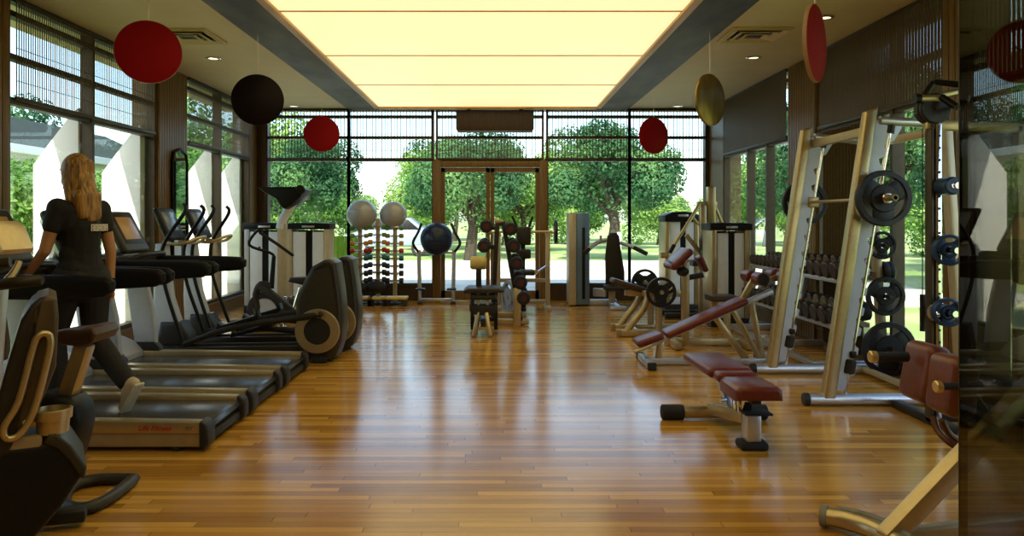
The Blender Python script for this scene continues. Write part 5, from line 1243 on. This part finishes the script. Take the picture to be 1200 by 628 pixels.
b = MB(); b.bar((2.72, 3.2, .04), (2.72, 3.95, .04), .08, .075, bev=.014); b.bar((2.72, 3.55, .05), (2.72, 3.55, .86), .07, .08, bev=.012); b.bar((1.72, 3.3, .045), (2.72, 3.55, .045), .07, .07, bev=.012); b.build('rear_frame', champagne, t)
b = MB(); b.cyl((2.62, 3.35, .95), (2.62, 3.75, .95), .055, seg=18, bev=.012); b.bar((2.72, 3.55, .80), (2.62, 3.55, .95), .05, .05); b.build('ankle_roller', blackv, t)

# ------------------------------------------------------------------ the cluster in front of the glass door
Y1 = 9.25
t = thing('leg_curl_bench', 'small dark bench with yellow roller post, standing in mid floor before the door', 'strength machine', (-.17, Y1+.3, 0))
b = MB(); b.prism([W(543, 341, Y1).xz[:], W(548, 338, Y1).xz[:], W(584, 338, Y1).xz[:], W(591, 340.5, Y1).xz[:], W(590, 343, Y1).xz[:], W(543, 344, Y1).xz[:]], Y1, Y1+.5, bev=.018, seg=3); b.build('seat_pad', blackv, t)
b = MB(); b.prism([W(550, 352, Y1).xz[:], W(552, 346, Y1).xz[:], W(580, 346, Y1).xz[:], W(583, 352, Y1).xz[:]], Y1+.02, Y1+.4, bev=.015); b.prism([W(550, 365, Y1).xz[:], W(550, 358, Y1).xz[:], W(582, 358, Y1).xz[:], W(582, 366, Y1).xz[:], W(574, 370, Y1).xz[:], W(558, 370, Y1).xz[:]], Y1+.02, Y1+.4, bev=.015); b.build('under_frame', darkp, t)
for px in (553, 560.5, 571.5, 579):
    b = MB(); b.bar(W(px, 372, Y1+.1), W(px, 343, Y1+.1), .035, .06, bev=.006); b.build('strut', beigepost if px in (560.5, 571.5) else darkp, t)
b = MB()
for s, (pa, pb) in enumerate((((561, 366), (556, 397)), ((570, 366), (574.5, 397)))): b.bar(W(*pa, Y1+.05), V((W(pb[0], 0, Y1).x, Y1-.03, .012)), .05, .06, bev=.008)
b.bar(W(556, 385, Y1-.01), W(574, 385, Y1-.01), .04, .04); b.build('front_leg', champagne, t)
b = MB(); b.bar((W(552, 0, Y1).x, Y1+.55, .015), (W(552, 0, Y1).x, Y1+.5, .5), .05, .06, bev=.008); b.bar((W(581, 0, Y1).x, Y1+.55, .015), (W(581, 0, Y1).x, Y1+.5, .5), .05, .06, bev=.008); b.bar((W(566, 0, Y1).x, Y1+.0, .16), (W(566, 0, Y1).x, Y1+.6, .16), .06, .08); b.bar((W(552, 0, Y1).x, Y1+.54, .15), (W(581, 0, Y1).x, Y1+.54, .15), .05, .05); b.build('rear_leg', darkp, t)
b = MB(); b.bar(W(561, 338, Y1+.4), W(561, 312, Y1+.4), .07, .09, bev=.012); b.build('roller_post', darkp, t)
b = MB(); p = W(562, 308, Y1+.4); b.cyl(p+V((-.12, .0, 0)), p+V((.09, 0, 0)), .085, seg=22, bev=.02); b.build('roller', mat('faded_yellow_vinyl', (.52, .40, .12), .45), t)

# A-frame rack with short bars seen end on
Y2 = 10.3
t = thing('barbell_rack', 'dark sloping rack of short fixed barbells in the middle of the floor before the door', 'barbell rack', (.18, Y2+.3, 0))
def xr(z): return W(598, 0, Y2).x-.085+(W(614, 0, Y2).x-W(598, 0, Y2).x)*(1.35-z)/1.0
for y in (Y2, Y2+.75):
    b = MB(); b.bar((xr(1.42), y, 1.42), (xr(.12), y, .05), .06, .08, bev=.01); b.bar((W(577, 0, Y2).x, y, .05), (W(583, 0, Y2).x, y, 1.40), .06, .07, bev=.01); b.bar((W(583, 0, Y2).x, y, 1.38), (xr(1.4), y, 1.38), .06, .05, bev=.01); b.build('side_frame', darkp if y == Y2 else champagne, t)
    b = MB(); b.bar((W(568, 0, Y2).x, y, .05), (W(620, 0, Y2).x, y, .05), .08, .08, bev=.014); b.build('base_foot', champagne, t)
b = MB(); b.bar((W(606, 0, Y2-.12).x, Y2-.12, .0), (W(606, 0, Y2-.12).x, Y2-.12, .52), .10, .07, bev=.01); b.bar((W(606, 0, Y2-.12).x, Y2-.12, .46), (W(606, 0, Y2-.12).x, Y2+.05, .46), .08, .06); b.build('front_post', champagne, t)
b = MB(); b.bar((W(577, 0, Y2).x, Y2, .09), (W(577, 0, Y2).x, Y2+.75, .09), .06, .05); b.bar((xr(.1), Y2, .09), (xr(.1), Y2+.75, .09), .06, .05); b.bar((W(584, 0, Y2).x, Y2-.0, 1.42), (W(584, 0, Y2).x, Y2+.75, 1.42), .10, .07, bev=.01); b.build('cross_tube', champagne, t)
ends = [(598, 268, 'topmost'), (602, 288, 'second from the top'), (606, 308, 'middle'), (609, 330, 'second from the bottom'), (613, 348, 'lowest')]
def fixed_bar(c, r, lab):
    tt = thing('fixed_barbell', lab, 'barbell', (c.x, c.y+.4, c.z-r), 'short fixed barbells on the sloping rack')
    b = MB(); b.cyl(c, c+V((0, .95, 0)), .015, seg=10); b.build('bar', chrome, tt)
    for y in (-.10, .87):
        b = MB(); b.lathe(c+V((0, y, 0)), (0, 1, 0), [(0, 0), (r*.8, 0), (r, .02), (r, .15), (r*.8, .17), (0, .17)], 22); h = b.build('weight_head', iron, tt)
        b = MB(); yy = y-.004 if y < 0 else y+.16; b.cyl(c+V((0, yy, 0)), c+V((0, yy+.014, 0)), r*.45, seg=16); b.build('end_badge', mat('dull_red_badge', (.08, .012, .01), .5), h)
for px, py, nm in ends:
    c = W(px, py, Y2); c.x = xr(c.z)+.08
    b = MB(); b.bar((c.x-.095, Y2, c.z-.035), (c.x+.05, Y2, c.z-.02), .03, .03); b.bar((c.x-.09, Y2+.75, c.z-.035), (c.x+.05, Y2+.75, c.z-.02), .03, .03); b.build('saddle', darkp, t)
    c.y = Y2-.09; fixed_bar(c, .092, '%s short barbell on the right slope of the mid-floor rack' % nm)
for px, py, nm in ((570, 265, 'upper'), (567, 288, 'lower')):
    c = W(px, py, Y2); xx = W(577, 0, Y2).x+(W(583, 0, Y2).x-W(577, 0, Y2).x)*(c.z-.05)/1.35
    b = MB(); b.bar((xx, Y2, c.z-.035), (c.x-.04, Y2, c.z-.02), .03, .03); b.bar((xx, Y2+.75, c.z-.035), (c.x-.04, Y2+.75, c.z-.02), .03, .03); b.build('saddle', darkp, t)
    c.y = Y2-.09; fixed_bar(c, .088, '%s of two short barbells on the left side of the mid-floor rack' % nm)
# loose pale plate leaning beside it
p = W(597, 333, 11.35)
t = thing('weight_plate', 'large pale blue-grey plate standing on edge behind the sloping barbell rack', 'weight plate', (p.x, 11.35, .0))
plate_parts(t, V((p.x, 11.40, .262)), (1, .42, .0), .262, .06, mat('pale_blue_plate', (.36, .42, .52), .4, .2), .03)
# low step box carried by a beam on the left of the rack
# bench press station by the door with loaded bar
Y3 = 12.1
t = thing('bench_press_station', 'press station with two square dark pads and tall barbell frame beside the rack', 'strength machine', (.45, Y3+.2, 0))
xa, xb_ = W(584, 0, Y3).x, W(642, 0, Y3).x
for x in (xa, xb_):
    b = MB(); b.bar((x, Y3, .04), (x, Y3, W(0, 274, Y3).z), .07, .09, bev=.012); b.prism([(x-.04, W(0, 276, Y3).z), (x+.04, W(0, 276, Y3).z), (x+.045, W(0, 270, Y3).z), (x+.02, W(0, 273, Y3).z), (x-.02, W(0, 273, Y3).z), (x-.045, W(0, 270, Y3).z)], Y3-.06, Y3+.04); b.build('upright', beigepost, t)
b = MB()
for z in (.13, .47): b.bar((xa, Y3, z), (xb_, Y3, z), .06, .06, bev=.01)
for x in (xa, xb_): b.bar((x, Y3-.25, .035), (x, Y3+.4, .035), .08, .07, bev=.012)
b.build('cross_tube', beigepost, t)
for (pa, pb) in (((605, 287), (622, 265.5)), ((605, 303), (622, 292))):
    b = MB(); p, q_ = W(*pa, Y3-.3), W(*pb, Y3-.3); b.lim(p.x, q_.x, Y3-.36, Y3-.27, p.z, q_.z, bev=.025, seg=3); b.build('back_pad', blackv, t)
p = W(613, 318, Y3-.3); b = MB(); b.box((p.x, Y3-.48, p.z), (.34, .38, .08), bev=.03, seg=3); b.build('seat_pad', blackv, t)
b = MB(); b.bar((p.x, Y3-.24, .05), (p.x, Y3-.24, 1.25), .07, .07, bev=.01); b.bar((p.x, Y3-.55, .05), (p.x, Y3-.0, .05), .08, .08, bev=.012); b.bar((p.x, Y3-.5, .05), (p.x, Y3-.45, p.z-.04), .07, .07, bev=.01); b.bar((p.x, Y3-.24, .9), (p.x, Y3, .47), .05, .05); b.build('seat_frame', darkp, t)
b = MB(); b.tube([W(606, 266, Y3-.25), W(600, 253, Y3-.3)], .018, 8); b.tube([W(620, 266, Y3-.25), W(624, 254, Y3-.3)], .018, 8); b.build('lift_handle', blackp, t)
b = MB(); b.bar(W(625, 322, Y3-.3), W(640, 312, Y3-.1), .025, .03); b.bar(W(598, 318, Y3-.3), W(630, 318, Y3-.3), .03, .05); b.build('adjust_lever', chrome, t)
zb = W(0, 271.5, Y3).z
tt = thing('barbell', 'long champagne barbell racked across the press station before the door', 'barbell', ((xa+xb_)/2, Y3, zb-.02))
b = MB(); b.cyl((xa-.16, Y3-.01, zb), (xb_+.16, Y3-.01, zb), .02, seg=12); b.build('bar', champagne, tt)
for x in (xa-.1, xb_+.07):
    b = MB(); b.cyl((x, Y3-.01, zb), (x+.03, Y3-.01, zb), .035, seg=14); b.build('collar', chrome, tt)
plate(V((xb_+.125, Y3-.01, zb)), (1, 0, 0), .19, .045, 'black plate on the right end of the barbell by the door')
# ------------------------------------------------------------------ every separate piece of a part becomes a part of its own
KEEP = ('strands', 'pin_hole_row', 'grip_ridges', 'back_print', 'locks', 'logo', 'model_mark', 'crown', 'louvre', 'slats', 'front_grille', 'weight_stack')
def split_pieces(o):
    bm = bmesh.new(); bm.from_mesh(o.data); bm.verts.ensure_lookup_table()
    n = len(bm.verts); isl = [-1]*n; k = 0
    for v in bm.verts:
        if isl[v.index] >= 0: continue
        st = [v]; isl[v.index] = k
        while st:
            x = st.pop()
            for e in x.link_edges:
                y = e.other_vert(x)
                if isl[y.index] < 0: isl[y.index] = k; st.append(y)
        k += 1
    if k < 2 or k > 40: bm.free(); return
    lo = [V((1e9,)*3) for _ in range(k)]; hi = [V((-1e9,)*3) for _ in range(k)]
    for v in bm.verts:
        i = isl[v.index]
        for a in range(3): lo[i][a] = min(lo[i][a], v.co[a]); hi[i][a] = max(hi[i][a], v.co[a])
    par = list(range(k))
    def find(i):
        while par[i] != i: i = par[i]
        return i
    for i in range(k):
        for j in range(i):
            if all(lo[i][a] < hi[j][a]+.004 and lo[j][a] < hi[i][a]+.004 for a in range(3)): par[find(i)] = find(j)
    roots = sorted({find(i) for i in range(k)})
    if len(roots) < 2: bm.free(); return
    base = o.name.split('.')[0]; old = o.data
    for r in roots[1:]+roots[:1]:
        c = bm.copy(); c.verts.ensure_lookup_table()
        bmesh.ops.delete(c, geom=[v for v in c.verts if find(isl[v.index]) != r], context='VERTS')
        me = bpy.data.meshes.new(base); c.to_mesh(me); c.free(); me.materials.append(old.materials[0])
        if r == roots[0]: o.data = me
        else:
            p = o.copy(); p.name = base; p.data = me; COL.objects.link(p)
    bm.free()
for o in [x for x in COL.objects if x.type == 'MESH' and x.parent is not None and x.data.users == 1]:
    if o.name.split('.')[0] not in KEEP and len(o.data.vertices) < 4000: split_pieces(o)

# ------------------------------------------------------------------ camera and view
cd = bpy.data.cameras.new('camera'); cam = bpy.data.objects.new('camera', cd); COL.objects.link(cam)
cam.location = (0, 0, EYE); cam.rotation_euler = (PI/2, 0, 0)
cd.sensor_width = 36; cd.lens = 36*FPX/1200; cd.shift_x = (600-VX)/1200; cd.shift_y = -(314-VY)/1200
cd.clip_start = .05; cd.clip_end = 400
SC.camera = cam
vs = SC.view_settings; SC.display_settings.display_device = 'sRGB'
vs.view_transform = 'Standard'; vs.look = 'None'; vs.exposure = 0.0; vs.gamma = 1.0; vs.use_curve_mapping = False
cy = SC.cycles
cy.use_denoising = True; cy.max_bounces = 10; cy.diffuse_bounces = 4; cy.glossy_bounces = 5; cy.transparent_max_bounces = 24; cy.transmission_bounces = 6
cy.sample_clamp_indirect = 6; cy.caustics_reflective = False; cy.caustics_refractive = False
